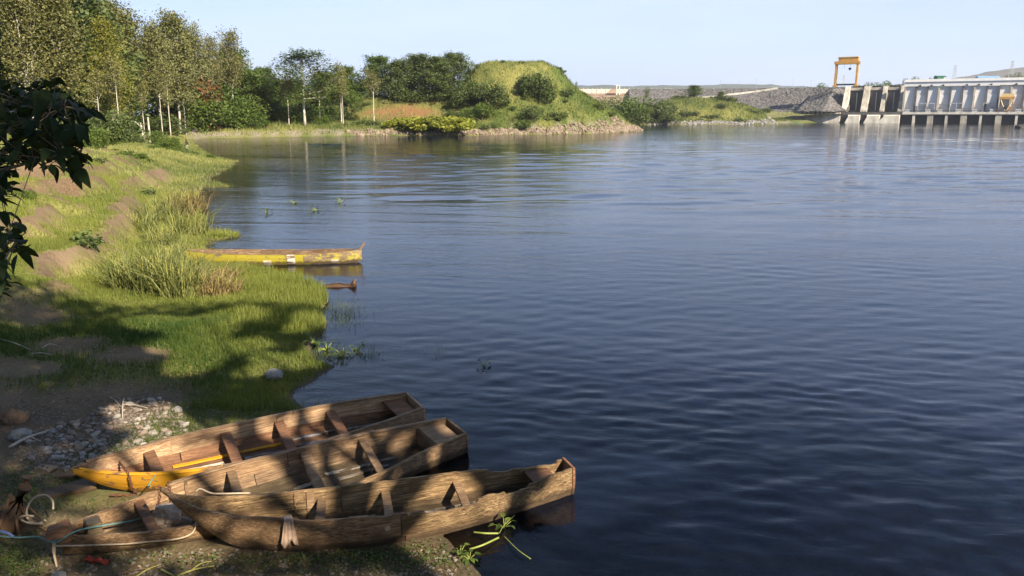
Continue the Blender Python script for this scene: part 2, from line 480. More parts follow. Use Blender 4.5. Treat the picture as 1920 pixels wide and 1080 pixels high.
# choppy main current farther out
cur = smooth(22, 70, Y) * smooth(1.5, 22, -gs) * np.clip(.75 + 1.3 * lo2 + .7 * lo1, .25, 1.5)
hc = np.zeros_like(X)
for k in range(34):
    lam = 1.0 * (7.0 ** rg.random()); th = math.pi / 2 + 0.1 + rg.normal() * 0.45
    kx, ky = math.cos(th) * 2 * math.pi / lam, math.sin(th) * 2 * math.pi / lam
    w = smooth(2.3, 4.0, lam / cell)
    hc += w * 0.0020 * lam * np.sin(kx * X + ky * Y + rg.random() * 6.28 + 6 * fbm(X / (lam * 5), Y / (lam * 3), 400 + k, 2))
Zw = Zw + hc * cur
foam = np.zeros_like(X)
for (px, py, rx, ry) in ((1640, 238, 26, 14), (1735, 240, 40, 12), (1560, 234, 25, 8), (1880, 262, 40, 20)):
    cc = G(px, py, 0)
    foam = np.maximum(foam, 1 - smooth(.2, 1, np.hypot((X - cc.x) / rx, (Y - cc.y) / ry)))
m, nt, out = newmat('river_water')
v = coords(nt, 'World')
rot = nd(nt, 'ShaderNodeMapping'); rot.inputs['Rotation'].default_value = (0, 0, R(8))
nt.links.new(v, rot.inputs[0]); rv = rot.outputs[0]
f1 = noise_n(nt, rv, 5.0, 3, 0.55, (0.5, 1.2, 1.0), 0.6)
f2 = noise_n(nt, rv, 1.3, 3, 0.5, (0.35, 1.2, 1.0), 0.6)
f3 = noise_n(nt, rv, 0.22, 3, 0.55, (0.30, 1.3, 1.0), 0.8)
pat = ramp_n(nt, noise_n(nt, rv, 0.035, 5, 0.6, (0.35, 1.4, 1.0), 0.5), [(0.36, 0.25), (0.62, 1.0)])
mul = nd(nt, 'ShaderNodeMath', operation='MULTIPLY'); nt.links.new(f1, mul.inputs[0]); nt.links.new(pat, mul.inputs[1])
mul2 = nd(nt, 'ShaderNodeMath', operation='MULTIPLY'); nt.links.new(f2, mul2.inputs[0]); nt.links.new(pat, mul2.inputs[1])
nrm = bump_n(nt, mul.outputs[0], 1.0, 0.013, bump_n(nt, mul2.outputs[0], 1.0, 0.017, bump_n(nt, f3, 1.0, 0.06)))
geo_ = nd(nt, 'ShaderNodeNewGeometry')                       # mean facet seen at grazing angles
vm = nd(nt, 'ShaderNodeMix', data_type='VECTOR'); vm.inputs['Factor'].default_value = 0.1
nt.links.new(geo_.outputs['Normal'], vm.inputs[4]); nt.links.new(nrm, vm.inputs[5])
nv = nd(nt, 'ShaderNodeVectorMath', operation='NORMALIZE'); nt.links.new(vm.outputs[1], nv.inputs[0]); nfr = nv.outputs[0]
fr = nd(nt, 'ShaderNodeFresnel'); fr.inputs['IOR'].default_value = 1.333; nt.links.new(nfr, fr.inputs['Normal'])
gl = nd(nt, 'ShaderNodeBsdfGlossy'); gl.inputs['Roughness'].default_value = 0.05
nt.links.new(nrm, gl.inputs['Normal'])
murk = nd(nt, 'ShaderNodeBsdfDiffuse'); murk.inputs[0].default_value = (0.009, 0.016, 0.036, 1)
tr = nd(nt, 'ShaderNodeBsdfTransparent'); tr.inputs[0].default_value = (0.62, 0.60, 0.46, 1)
op = nd(nt, 'ShaderNodeMath', operation='MULTIPLY'); nt.links.new(attr_n(nt, 'depth'), op.inputs[0]); op.inputs[1].default_value = -1.25
ex = nd(nt, 'ShaderNodeMath', operation='EXPONENT'); nt.links.new(op.outputs[0], ex.inputs[0])
body = nd(nt, 'ShaderNodeMixShader')
nt.links.new(ex.outputs[0], body.inputs[0]); nt.links.new(murk.outputs[0], body.inputs[1]); nt.links.new(tr.outputs[0], body.inputs[2])
ws = nd(nt, 'ShaderNodeMixShader')
nt.links.new(fr.outputs[0], ws.inputs[0]); nt.links.new(body.outputs[0], ws.inputs[1]); nt.links.new(gl.outputs[0], ws.inputs[2])
fo = nd(nt, 'ShaderNodeBsdfDiffuse'); fo.inputs[0].default_value = (0.75, 0.78, 0.8, 1)
fnz = ramp_n(nt, noise_n(nt, v, 0.35, 6, 0.65, (0.5, 1.3, 1)), [(0.54, 0.0), (0.66, 0.9)])
fm = nd(nt, 'ShaderNodeMath', operation='MULTIPLY'); nt.links.new(fnz, fm.inputs[0]); nt.links.new(attr_n(nt, 'foam'), fm.inputs[1])
wf = nd(nt, 'ShaderNodeMixShader')
nt.links.new(fm.outputs[0], wf.inputs[0]); nt.links.new(ws.outputs[0], wf.inputs[1]); nt.links.new(fo.outputs[0], wf.inputs[2])
nt.links.new(wf.outputs[0], out.inputs[0])
water = tag(link('river_water', mesh_np('river_water', np.stack([X, Y, Zw], -1), F, m, True,
            {'depth': ('POINT', depth), 'foam': ('POINT', foam)})), kind='structure')

GXS, GYS, GSH = gx, gy, (len(gy), len(gx))
def sampler(arr):
    A = np.asarray(arr).reshape(GSH)
    def f(x, y):
        x = np.asarray(x, float); y = np.asarray(y, float)
        i = np.clip(np.searchsorted(GXS, x) - 1, 0, len(GXS) - 2); j = np.clip(np.searchsorted(GYS, y) - 1, 0, len(GYS) - 2)
        u = (x - GXS[i]) / (GXS[i + 1] - GXS[i]); w = (y - GYS[j]) / (GYS[j + 1] - GYS[j])
        return (A[j, i] * (1 - u) + A[j, i + 1] * u) * (1 - w) + (A[j + 1, i] * (1 - u) + A[j + 1, i + 1] * u) * w
    return f
zs_, ss_, bs_, ds_, rs_ = (sampler(q) for q in (GZ, GS, bare, dry, np.maximum(red, rock)))

# ------------------------------------------------------------------ far ridges behind the dam
def ridge(name, pts, y0, dep, mat, label, seed, amp=6, trees=0, tmat=None):
    """pts: (px, py) crest line at distance y0; a rounded ridge dep metres deep"""
    xs = np.array([P(a, b, y0).x for a, b in pts]); zs = np.array([P(a, b, y0).z for a, b in pts])
    n, mrows = 160, 12
    xx = np.linspace(xs[0], xs[-1], n); zz = np.interp(xx, xs, zs)
    u = np.linspace(-1, 1, mrows)
    X = np.repeat(xx[None], mrows, 0); Yg = y0 + dep * u[:, None] + 0 * X
    prof = np.clip(1 - np.abs(u) ** 1.6, 0, 1)[:, None]
    Zg = -2 + (zz[None] + 2) * prof + amp * fbm(X / 60, Yg / 60, seed, 4) * prof
    i = np.arange(n - 1)[None] + n * np.arange(mrows - 1)[:, None]
    F = np.stack([i, i + 1, i + 1 + n, i + n], -1).reshape(-1, 4)
    return tag(link(name, mesh_np(name, np.stack([X.ravel(), Yg.ravel(), Zg.ravel()], -1), F, mat, True)), kind='structure')
FAR_GREEN = simple('far_woodland', (0.075, 0.085, 0.045), (0.035, 0.045, 0.025), 0.02, 0.95, 0.0, kind='World', c3=(0.15, 0.14, 0.08))
ridge('hill', [(1000,162),(1095,160),(1130,159),(1180,161),(1240,160),(1300,160),(1340,158),(1440,158),(1460,161),(1560,163),(1620,161),(1680,160),(1750,160)], 5000, 800, FAR_GREEN, None, 301, 6)
ridge('hill', [(1640,164),(1760,152),(1800,146),(1840,137),(1870,131),(1900,126),(1960,122),(2100,128)], 3600, 700, simple('far_hillside', (0.16, 0.13, 0.10), (0.08, 0.085, 0.06), 0.012, 0.95, 0.0, kind='World'), None, 305, 5)

# ------------------------------------------------------------------ dam
CONC = simple('weathered_concrete', (0.46, 0.42, 0.34), (0.20, 0.18, 0.145), 0.35, 0.9, 0.2, 0.05, (1, 1, .35), c3=(0.60, 0.56, 0.48))
CONC_PALE = simple('pale_concrete', (0.62, 0.58, 0.49), (0.34, 0.31, 0.25), 0.3, 0.9, 0.15, 0.05, (1, 1, .4))
CONC_DARK = simple('dark_bay_shade_concrete', (0.10, 0.095, 0.09), (0.06, 0.056, 0.054), 0.4, 0.85, 0.2, 0.05, (1, 1, .3))  # shade of the sluice bays is put into this dark tone; fence posts share it
PANEL = simple('grey_wall_sheet', (0.60, 0.585, 0.57), (0.53, 0.52, 0.51), 0.25, 0.7, 0.05, 0.02, (1, 1, .3))
PANEL_L = simple('pale_wall_sheet', (0.70, 0.685, 0.66), (0.62, 0.605, 0.59), 0.25, 0.7, 0.05, 0.02, (1, 1, .3))
ROOF_W = simple('white_roof_edge', (0.80, 0.79, 0.75), (0.66, 0.64, 0.6), 0.4, 0.6, 0.0)
STEEL = simple('dark_steel', (0.028, 0.028, 0.031), (0.018, 0.018, 0.018), 1.0, 0.6, 0.0)
GATE_M = simple('gate_steel', (0.010, 0.011, 0.014), (0.007, 0.007, 0.008), 1.0, 0.65, 0.0)
GALV = simple('galvanised_steel', (0.45, 0.46, 0.47), (0.3, 0.3, 0.31), 1.0, 0.5, 0.0)
CRANE = simple('crane_yellow_paint', (0.47, 0.25, 0.05), (0.30, 0.15, 0.04), 0.6, 0.6, 0.0, c3=(0.55, 0.33, 0.09))
CRANE_P = simple('crane_pale_paint', (0.66, 0.50, 0.22), (0.5, 0.36, 0.15), 0.6, 0.6, 0.0)
REDB = simple('terrace_brown', (0.30, 0.20, 0.145), (0.20, 0.135, 0.10), 0.12, 0.9, 0.1, 0.1, (1, 1, .4), c3=(0.40, 0.31, 0.24))
m, nt, out = newmat('rockfill')
v = coords(nt, 'World')
vo = nd(nt, 'ShaderNodeTexVoronoi'); vo.inputs['Scale'].default_value = 0.55; nt.links.new(v, vo.inputs['Vector'])
c = mix_n(nt, 0.65, ramp_n(nt, noise_n(nt, v, 0.9, 8, 0.75), [(0.3, (0.05, 0.046, 0.043)), (0.55, (0.135, 0.125, 0.115)), (0.75, (0.23, 0.21, 0.19))]), ramp_n(nt, noise_n(nt, vo.outputs['Color'], 5, 0), [(0.35, (0.07, 0.065, 0.06)), (0.65, (0.20, 0.185, 0.17))]))
principled(nt, out, c, 0.95, bump_n(nt, vo.outputs['Distance'], 1.0, 0.9), 0.1)
ROCKFILL = m

O = P(1690, 230, 536); O = Vector((O.x, O.y, 0))
TX, TY = 0.8637, -0.504
DROT = math.atan2(TY, TX)
def tloc(px, py=200):                       # distance along the dam line seen at that picture column
    r = ray(px, py); k = r.x / r.y
    return (k * O.y - O.x) / (TX - k * TY)
def dam(name, label, cat, t=0.0, dep=0.0, z=0.0):
    p = O + Vector((TX * t - TY * dep, TY * t + TX * dep, z))
    return empty(name, p, DROT, label, cat)
def box(name, mat, parent, *a): return MB().box(*a).build(name, mat, parent)

# powerhouse
ph = dam('powerhouse', 'long grey powerhouse of tall wall panels above black gates at the dam', 'powerhouse')
t0, t1 = 0.0, 99.0
BAY = 6.62; DECK = 6.6
box('deck', CONC, ph, t0, t1, -3.5, 4.0, 5.2, DECK)
box('deck_edge', CONC_PALE, ph, t0 + .5, t1, -3.75, -3.52, 5.6, DECK + .35)
box('back_block', CONC_DARK, ph, t0 + .3, t1, 4.05, 24.0, -4, 21.6)
for k in range(15):
    a = t0 + k * BAY + 0.55; b = a + BAY - 1.05
    if b > t1: break
    low = k % 2
    o = box('wall_panel', PANEL if low else PANEL_L, ph, a, b, 2.6, 4.0, DECK, 23.0)
    if low: box('panel_band', PANEL_L, o, a + .1, b - .1, 2.3, 2.58, 12.0 - 1.2 * (k % 3), 17.6)
    o = MB().hexa([(a - 1.05, .2, DECK + .02), (a - .02, .2, DECK + .02), (a - .02, 2.55, DECK + .02), (a - 1.05, 2.55, DECK + .02)],
              [(a - 1.05, 1.6, 23), (a - .02, 1.6, 23), (a - .02, 2.55, 23), (a - 1.05, 2.55, 23)]).build('buttress', CONC_DARK if k % 3 else CONC, ph)
    box('roof_band', PANEL_L, ph, a - 1.0, b + .0, 1.3, 3.9, 23.25, 25.9)
    box('roof_edge', ROOF_W, ph, a - 1.02, b + .02, .7, 4.4, 25.95, 27.6)
    if k in (1, 2, 3, 5, 6, 7, 9, 10, 11):
        MB().box(a + 1.2, a + 2.1, .9, 1.28, 23.3, 24.2).build('floodlight', STEEL, ph)
# draft gates below the deck
gates = [(1690,1711),(1716,1739),(1750,1772),(1777,1801),(1813,1836),(1841,1866),(1878,1903),(1908,1934),(1946,1971),(1976,2002)]
gb = [(tloc(a, 222), tloc(b, 222)) for a, b in gates]
for i, (a, b) in enumerate(gb):
    g = box('draft_gate', GATE_M, ph, a, b, -1.2, -.8, -.5, 5.15)
    for j in range(4):
        box('rib', STEEL, g, a + .1, b - .1, -1.42, -1.22, .6 + 1.1 * j, .78 + 1.1 * j)
    nx = gb[i + 1][0] if i + 1 < len(gb) else b + 2
    box('pier', CONC if (nx - b) > 2.4 else CONC_PALE, ph, b + .02, nx - .02, -3.2, -.1, -2, 5.15)
# low rail along the deck edge
mb = MB()
for q in np.arange(t0 + 1, t1, 1.6): mb.box(q, q + .12, -3.7, -3.58, DECK + .36, DECK + 1.4)
mb.box(t0 + 1, t1, -3.72, -3.56, DECK + 1.2, DECK + 1.36)
mb.build('railing', STEEL, ph)

# transformers and portal frames on the deck
def transformer(px, label):
    e = dam('transformer', label, 'transformer', tloc(px, 200), -1.2, DECK)
    e['group'] = 'transformers on the powerhouse deck'
    box('tank', GALV, e, -1.6, 1.6, -.8, .8, .25, 2.2); box('plinth', CONC_PALE, e, -2, 2, -1, 1, 0, .25)
    for q in (-1.1, -.4, .4, 1.1): MB().tube([(q, 0, 2.2), (q, 0, 3.3)], .14, 6).build('bushing', STEEL, e)
    for q in (-1.75, 1.65): box('radiator', STEEL, e, q, q + .12, -.7, .7, .5, 2.0)
ORD = ['first', 'second', 'third', 'fourth', 'fifth', 'sixth', 'seventh']
for i, px in enumerate((1702, 1741, 1763, 1798, 1828, 1862, 1910)):
    transformer(px, ORD[i] + ' transformer from the sluice on the powerhouse deck')
for i, (a, b) in enumerate(((1721, 1752), (1781, 1805), (1844, 1868))):
    e = dam('portal_frame', ORD[i] + ' pale steel portal frame from the sluice over the powerhouse deck', 'steel frame', 0, -.3, DECK)
    ta, tb = tloc(a, 200), tloc(b, 200)
    for q in (ta, (ta + tb) / 2, tb): box('post', GALV, e, q - .16, q + .16, -.16, .16, 0, 5.6)
    box('beam', GALV, e, ta - .3, tb + .3, -.2, .2, 5.62, 6.0)
# little orange gantry crane on the deck
e = dam('deck_crane', 'small orange topped crane standing on the powerhouse deck at the right', 'crane', tloc(1886, 200), -1.8, DECK)
RUST = simple('crane_brown', (0.32, 0.19, 0.12), (0.2, 0.12, 0.08), 0.8, .7, 0)
for q in (-3.6, 3.0):
    for d in (-1.2, .8): box('leg', RUST, e, q, q + .6, d, d + .5, 0, 8.0)
box('beam', CRANE, e, -4, 4, -1.4, 1.5, 8.02, 9.5); box('trolley', CRANE_P, e, -3.0, 3.6, -1.1, 1.2, 9.52, 11.4)
for s_ in (-1, 1): MB().tube([(s_ * 3.2, -1.3, 7.6), (s_ * .4, -1.3, 1.0)], .35, 6).build('brace', CRANE_P, e)
o = MB().tube([(-.3, -1.6, 3.0), (-.3, -2.0, 3.0)], .9, 12).build('cable_drum', STEEL, e)
box('cabin', RUST, e, 1.0, 2.7, -1.3, .6, 1.2, 3.6)

# sluice with three sloping piers
sl = dam('sluiceway', 'concrete sluiceway with sloping piers and dark gate bays beside the powerhouse', 'sluice')
ZT = 24.2
pier_px = [(1577, 1586), (1613, 1624), (1649, 1657), (1683, 1690)]
pt = [(tloc(a, 205), tloc(b, 205)) for a, b in pier_px]
for i, (a, b) in enumerate(pt):
    if i == 3: b = -.25
    MB().hexa([(a, 0, 7.4), (b, 0, 7.4), (b, 20, 7.4), (a, 20, 7.4)], [(a, 11.5, ZT), (b, 11.5, ZT), (b, 20, ZT), (a, 20, ZT)]).build('pier', CONC_PALE if i == 0 else CONC, sl)
for i in range(3):
    a, b = pt[i][1] + .03, pt[i + 1][0] - .03
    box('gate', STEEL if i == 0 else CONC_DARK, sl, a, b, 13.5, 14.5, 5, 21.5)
    box('top_beam', CONC, sl, a, b, 12.6, 16, 21.6, 23.4)
    box('guide', GALV, sl, (a + b) / 2 - .25, (a + b) / 2 + .25, 13.0, 13.4, 8, 20)
    box('hoist', STEEL, sl, a + 1, b - 1, 14.6, 17, 23.42, 24.6)
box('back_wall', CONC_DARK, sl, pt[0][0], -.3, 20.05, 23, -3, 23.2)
box('apron_deck', CONC_DARK, sl, pt[0][0] - 2, -.05, -3.4, 13.4, 5.4, 7.0)
mb = MB()
for q in np.arange(pt[0][0] - 1.5, -.5, 1.7): mb.box(q, q + .14, -3.3, -3.16, 7.02, 8.1)
mb.box(pt[0][0] - 1.5, -.5, -3.3, -3.14, 7.9, 8.05); mb.build('railing', STEEL, sl)
for i, (a, b, d) in enumerate(((1589, 1614, 0), (1624, 1651, 0), (1655, 1688, 1))):
    ta, tb = tloc(a, 225), tloc(b, 225)
    sk = 1.5 + 4 * d
    MB().hexa([(ta - sk, -9, -2), (tb, -9, -2), (tb, -3.6, -2), (ta, -3.6, -2)],
              [(ta + 1.4, -8.2, 4.2), (tb, -8.2, 4.8), (tb, -3.6, 5.3), (ta + .6, -3.6, 5.3)]).build('stilling_block', CONC_PALE, sl)
box('sill', STEEL, sl, pt[0][0], -1.2, -3.3, -2.8, -2, 5.3)

# quay wall running left from the sluice
ta, tm, tb = tloc(1425, 226), tloc(1507, 222), tloc(1577, 222)
qw = dam('quay_wall', 'low pale concrete quay wall left of the sluice at the waterline', 'wall')
n = 5
for i in range(n):
    a = ta + (tm - ta) * i / n; b = ta + (tm - ta) * (i + 1) / n - .06
    MB().hexa([(a, -6, -2), (b, -6, -2), (b, -3, -2), (a, -3, -2)], [(a, -5.5, 2.3), (b, -5.5, 2.6), (b, -3, 2.6), (a, -3, 2.3)]).build('wall_segment', CONC_PALE, qw)
for i in range(4):
    a = tm + (tb - tm) * i / 4; b = tm + (tb - tm) * (i + 1) / 4 - .06
    z1, z2 = (5.4 + .35 * i, 5.75 + .35 * i)
    MB().hexa([(a, -6, -2), (b, -6, -2), (b, -2, -2), (a, -2, -2)], [(a + (1.2 if i == 0 else 0), -5, z1), (b, -5, z2), (b, -2, z2), (a + (1.2 if i == 0 else 0), -2, z1)]).build('wall_segment', CONC_PALE, qw)

# big yellow gantry crane on the dam crest
gc = dam('gantry_crane', 'tall yellow gantry crane standing on the dam crest above the sluice', 'crane', tloc(1577, 163), 17, ZT + .05)
wL, wR = tloc(1556, 150) - tloc(1577, 150), tloc(1600, 150) - tloc(1577, 150)
HC = 15.0
for q in (wL, wR - 1.2):
    for d in (-2.6, 1.6):
        box('leg', CRANE_P if d > 0 else CRANE, gc, q, q + 1.15, d, d + 1.0, .9, HC - .02)
    box('bogie', CRANE, gc, q - .7, q + 1.9, -3.2, 3.2, 0, .88)
    box('cross_tie', CRANE, gc, q + .2, q + .9, -1.55, 1.55, 7.4, 8.0)
box('end_beam', CRANE, gc, wL - .6, wR + .6, -3.2, -2.0, HC, HC + 1.9)
box('end_beam', CRANE, gc, wL - .6, wR + .6, 1.4, 2.8, HC, HC + 1.9)
box('trolley_house', CRANE, gc, wL + 1.8, wR - .4, -2.6, 2.4, HC + 1.92, HC + 4.4)
box('roof', CRANE_P, gc, wL + 1.4, wR - .1, -3.0, 2.8, HC + 4.42, HC + 4.9)
box('sill_beam', STEEL, gc, wL + 1.2, wR - 1.3, -.3, .3, .9, 2.0)
for q in (2.2, -1.4): MB().tube([(q, 0, HC), (q, 0, HC - 2.6)], .07, 4).build('cable', STEEL, gc)
MB().tube([(2.2, 0, HC - 2.4), (2.2, 0, HC - 3.2), (2.2, 0, HC - 4.2)], [.95, .95, .1], 8).build('hook_block', STEEL, gc)

# rockfill embankment
def loft(lo, hi, n, mrow, seed, amp=.7):
    lo = np.array([tuple(q) for q in lo]); hi = np.array([tuple(q) for q in hi])
    u = np.linspace(0, 1, n); w = np.linspace(0, 1, mrow)
    def ev(A):
        k = np.linspace(0, 1, len(A)); return np.stack([np.interp(u, k, A[:, j]) for j in range(3)], -1)
    a, b = ev(lo), ev(hi)
    V = a[None] * (1 - w)[:, None, None] + b[None] * w[:, None, None]
    V[..., 2] += amp * fbm(V[..., 0] / 5, V[..., 1] / 5 + V[..., 2] / 5, seed, 4) * np.sin(np.pi * np.clip(w, .03, 1))[:, None]
    i = np.arange(n - 1)[None] + n * np.arange(mrow - 1)[:, None]
    F = np.stack([i, i + 1, i + 1 + n, i + n], -1).reshape(-1, 4)
    return V.reshape(-1, 3), F
em = empty('rockfill_embankment', P(1420, 205, 620), 0, 'long grey rockfill embankment dam behind the green mound', 'dam')
em_o = em.location
toe = [P(1180, 205, 655), P(1300, 206, 640), P(1420, 209, 610), P(1520, 211, 580), P(1602, 212, 560)]
crest = [P(1180, 167, 705), P(1300, 167, 690), P(1420, 165.5, 660), P(1520, 164.5, 625), P(1602, 163.5, 590)]
def part_world(name, V, F, mat, parent, sm=False):
    return link(name, mesh_np(name, np.asarray(V) - np.array(em_o if parent is em else parent.location), F, mat, sm), parent)
V, F = loft(toe, crest, 150, 26, 401)
slope = part_world('rock_slope', V, F, ROCKFILL, em)
back = [q + Vector((2, 14, .2)) for q in crest]
V, F = loft([q + Vector((0, .05, .05)) for q in crest], back, 60, 3, 402, .05)
part_world('crest_road', V, F, CONC, em)
def on_slope(u, w, up=.5):
    a = np.array([tuple(q) for q in toe]); b = np.array([tuple(q) for q in crest]); k = np.linspace(0, 1, 5)
    lo = np.array([np.interp(u, k, a[:, j]) for j in range(3)]); hi = np.array([np.interp(u, k, b[:, j]) for j in range(3)])
    return Vector(lo * (1 - w) + hi * w) + Vector((0, -.25, up))
mb = MB(); pts = [on_slope(.24 + .36 * q, .48 + .48 * q, .9) for q in np.linspace(0, 1, 14)]
for a, b in zip(pts, pts[1:]):
    mb.add([a, b, b + Vector((.4, 1.6, .35)), a + Vector((.4, 1.6, .35)), a + Vector((0, 0, -2)), b + Vector((0, 0, -2))], [(0, 1, 2, 3), (4, 5, 1, 0)])
part_world('berm_road', mb.v, [np.array(mb.f)], CONC_PALE, em)
# spur at its right end
sp = empty('rock_spur', P(1545, 208, 552), 0, 'grey rock spur running down from the dam crest left of the sluice', 'rock slope')
ridge_pts = [P(1542, 209, 548), P(1553, 186, 566), P(1562, 166, 588)]
left = [P(1494, 208, 566), P(1512, 188, 590), P(1536, 166, 606)]
right = [P(1592, 209, 552), P(1595, 186, 572), P(1597, 166, 590)]
V, F = loft(left, ridge_pts, 40, 22, 411, .8); part_world('spur_face', V, F, ROCKFILL, sp)
V, F = loft(ridge_pts, right, 40, 22, 412, .8); part_world('spur_face', V, F, ROCKFILL, sp)
# fence along the embankment foot
fe = empty('foot_fence', P(1500, 210, 545), 0, 'dark post fence along the foot of the rock slope', 'fence')
fa, fb = P(1460, 211, 556), P(1582, 211, 545)
for q in np.linspace(0, 1, 16):
    p = fa.lerp(fb, q) - fe.location
    MB().box(p.x - .1, p.x + .1, p.y - .1, p.y + .1, p.z - 1.5, p.z + 1.4).build('post', CONC_DARK, fe)
for dz in (0.5, 1.2):
    MB().tube([fa - fe.location + Vector((0, -.2, dz)), fb - fe.location + Vector((0, -.2, dz))], .05, 4).build('rail', CONC_DARK, fe)
# ground behind the quay wall up to the fence
qb = [P(1425, 224, 548), P(1500, 216, 552), P(1580, 213, 548)]
V, F = loft(qb, [P(1425, 208, 575), P(1500, 210, 580), P(1602, 211, 566)], 30, 8, 421, .5)
tag(link('quay_terrace', mesh_np('quay_terrace', V, F, simple('quay_grass', (0.19, 0.18, 0.06), (0.10, 0.11, 0.03), .3, .95, .3, .2, kind='World'), True)), kind='structure')

# terraced spillway wall, further left
tw = empty('terraced_spillway', P(1170, 197, 690), 0, 'brown terraced spillway wall with cream parapet left of the rockfill dam', 'dam wall')
def wbox(name, mat, x0, x1, y0, y1, z0, z1, par=tw):
    l = par.location
    return MB().box(x0 - l.x, x1 - l.x, y0 - l.y, y1 - l.y, z0 - l.z, z1 - l.z).build(name, mat, par)
xl, xr = P(1040, 180, 700).x, P(1262, 180, 700).x
zb, zp, ztop = P(1170, 200, 700).z, P(1170, 175, 700).z, P(1170, 166.5, 700).z
ns = 8
for i in range(ns):
    z0 = zb + (zp - zb) * i / ns; z1 = zb + (zp - zb) * (i + 1) / ns
    s = wbox('step', REDB, xl, xr - (ns - i) * 1.2, 690 + i * 2.0, 712, z0, z1 - .12)
    l = tw.location
    MB().box(xl - l.x, xr - (ns - i) * 1.2 - l.x, 689.7 + i * 2.0 - l.y, 691.2 + i * 2 - l.y, z1 - .118 - l.z, z1 + .12 - l.z).build('nosing', CONC, s)
wbox('parapet', simple('cream_parapet', (0.62, 0.55, 0.42), (0.5, 0.43, 0.32), .3, .9, 0), xl, xr, 707, 709, zp + .13, ztop)
for q in np.linspace(xl + 1, xr - 1, 26):
    wbox('parapet_post', CONC_PALE, q - .2, q + .2, 706.5, 706.98, zp + .2, ztop + .9)
x_ = P(1156, 170, 700).x
for d in (0, 2.6): wbox('tower_leg', CONC_PALE, x_ + d, x_ + d + .8, 703, 704, zp - 3.5, ztop + 2.6)
wbox('tower_top', CONC_PALE, x_ - .3, x_ + 3.7, 702.8, 704.2, ztop + 2.62, ztop + 3.1)
l = tw.location
MB().hexa([(x_ - 8 - l.x, 701 - l.y, zp - l.z), (x_ - .3 - l.x, 701 - l.y, zp - l.z), (x_ - .3 - l.x, 706 - l.y, zp - l.z), (x_ - 8 - l.x, 706 - l.y, zp - l.z)],
          [(x_ - 3 - l.x, 702 - l.y, ztop - l.z), (x_ - .3 - l.x, 702 - l.y, ztop - l.z), (x_ - .3 - l.x, 706 - l.y, ztop - l.z), (x_ - 3 - l.x, 706 - l.y, ztop - l.z)]).build('wing_block', REDB, tw)
for q in np.linspace(xl + 6, xr - 16, 5): wbox('stair', CONC_PALE, q, q + .7, 688.6 + 0, 689.6, zb, zb + 1.2)

# lattice pylons on the skyline
def pylon(px, ptop, pbase, Y, label):
    a, b = P(px, pbase, Y), P(px, ptop, Y); h = b.z - a.z; w = h * .09
    e = empty('pylon', a, 0.4, label, 'pylon'); e['group'] = 'power pylons on the skyline'
    mb = MB(); r = h * .0065
    cs = [(-1, -1), (1, -1), (1, 1), (-1, 1)]
    for cx, cy in cs: mb.tube([(cx * w, cy * w, 0), (cx * w * .25, cy * w * .25, h)], r, 4)
    for i in range(8):
        z0, z1 = h * i / 8, h * (i + 1) / 8; w0, w1 = w * (1 - .75 * i / 8), w * (1 - .75 * (i + 1) / 8)
        for k in range(4):
            c0, c1 = cs[k], cs[(k + 1) % 4]
            mb.tube([(c0[0] * w0, c0[1] * w0, z0), (c1[0] * w1, c1[1] * w1, z1)], r * .7, 3, False)
    mb.build('lattice_tower', GALV, e)
    for z in (.72, .84, .96): MB().tube([(-h * .16, 0, h * z), (0, 0, h * (z + .015)), (h * .16, 0, h * z)], r, 4).build('cross_arm', GALV, e)
pylon(1787, 122, 165, 900, 'tall lattice pylon behind the middle of the powerhouse roof')
pylon(1893, 113, 165, 900, 'tall lattice pylon at the right before the hazy hill')
pylon(1580, 140, 170, 1500, 'small faint pylon seen through the yellow gantry crane')
MASTS = ((1350, 152), (1385, 150), (1417, 147), (1449, 152), (1486, 147), (1520, 151), (1692, 139), (1742, 141))
for i, (px, top) in enumerate(MASTS):
    a = P(px, 170, 900); b = P(px, top, 900)
    e = empty('lamp_mast', a, 0, (ORD + ['eighth'])[i] + ' thin mast from the left on the dam skyline', 'mast'); e['group'] = 'thin masts on the dam skyline'
    MB().tube([(0, 0, 0), (0, 0, b.z - a.z)], .16, 5).build('shaft', GALV, e)
    MB().box(-.7, .7, -.2, .2, b.z - a.z + .01, b.z - a.z + .3).build('lamp_head', GALV, e)
# green shed and blue roofs beyond the powerhouse
GREEN_SH = simple('green_shed_sheet', (0.04, 0.16, 0.09), (0.03, 0.10, 0.06), .5, .6, 0)
a = P(1757, 152, 600); b = P(1774, 144, 600)
e = empty('green_shed', (a.x, 600, a.z - 4), 0, 'small green shed showing above the powerhouse roof', 'shed')
w = b.x - a.x; h = b.z - a.z + 4
MB().box(0, w, 0, 5, 0, h).build('wall', GREEN_SH, e)
MB().hexa([(-.4, -.5, h + .02), (w + .4, -.5, h + .02), (w + .4, 5.5, h + .02), (-.4, 5.5, h + .02)], [(-.4, 2.4, h + .9), (w + .4, 2.4, h + .9), (w + .4, 2.6, h + .9), (-.4, 2.6, h + .9)]).build('roof', GREEN_SH, e)
MB().box(w * .72, w * .95, -.15, -.02, 1, h - .3).build('door', GALV, e)
a = P(1838, 151, 1400); b = P(1878, 143, 1400)
e = empty('blue_roofed_hall', (a.x, 1400, a.z - 10), 0, 'long low blue roofed hall below the hazy hill', 'hall')
w = b.x - a.x; BL = simple('blue_roof_sheet', (0.16, 0.28, 0.42), (0.1, 0.2, 0.32), .1, .6, 0)
MB().box(0, w, 0, 20, 0, 10).build('wall', GALV, e)
MB().hexa([(-1, -1, 10.02), (w + 1, -1, 10.02), (w + 1, 21, 10.02), (-1, 21, 10.02)], [(-1, 9, 18), (w + 1, 9, 18), (w + 1, 11, 18), (-1, 11, 18)]).build('roof', BL, e)
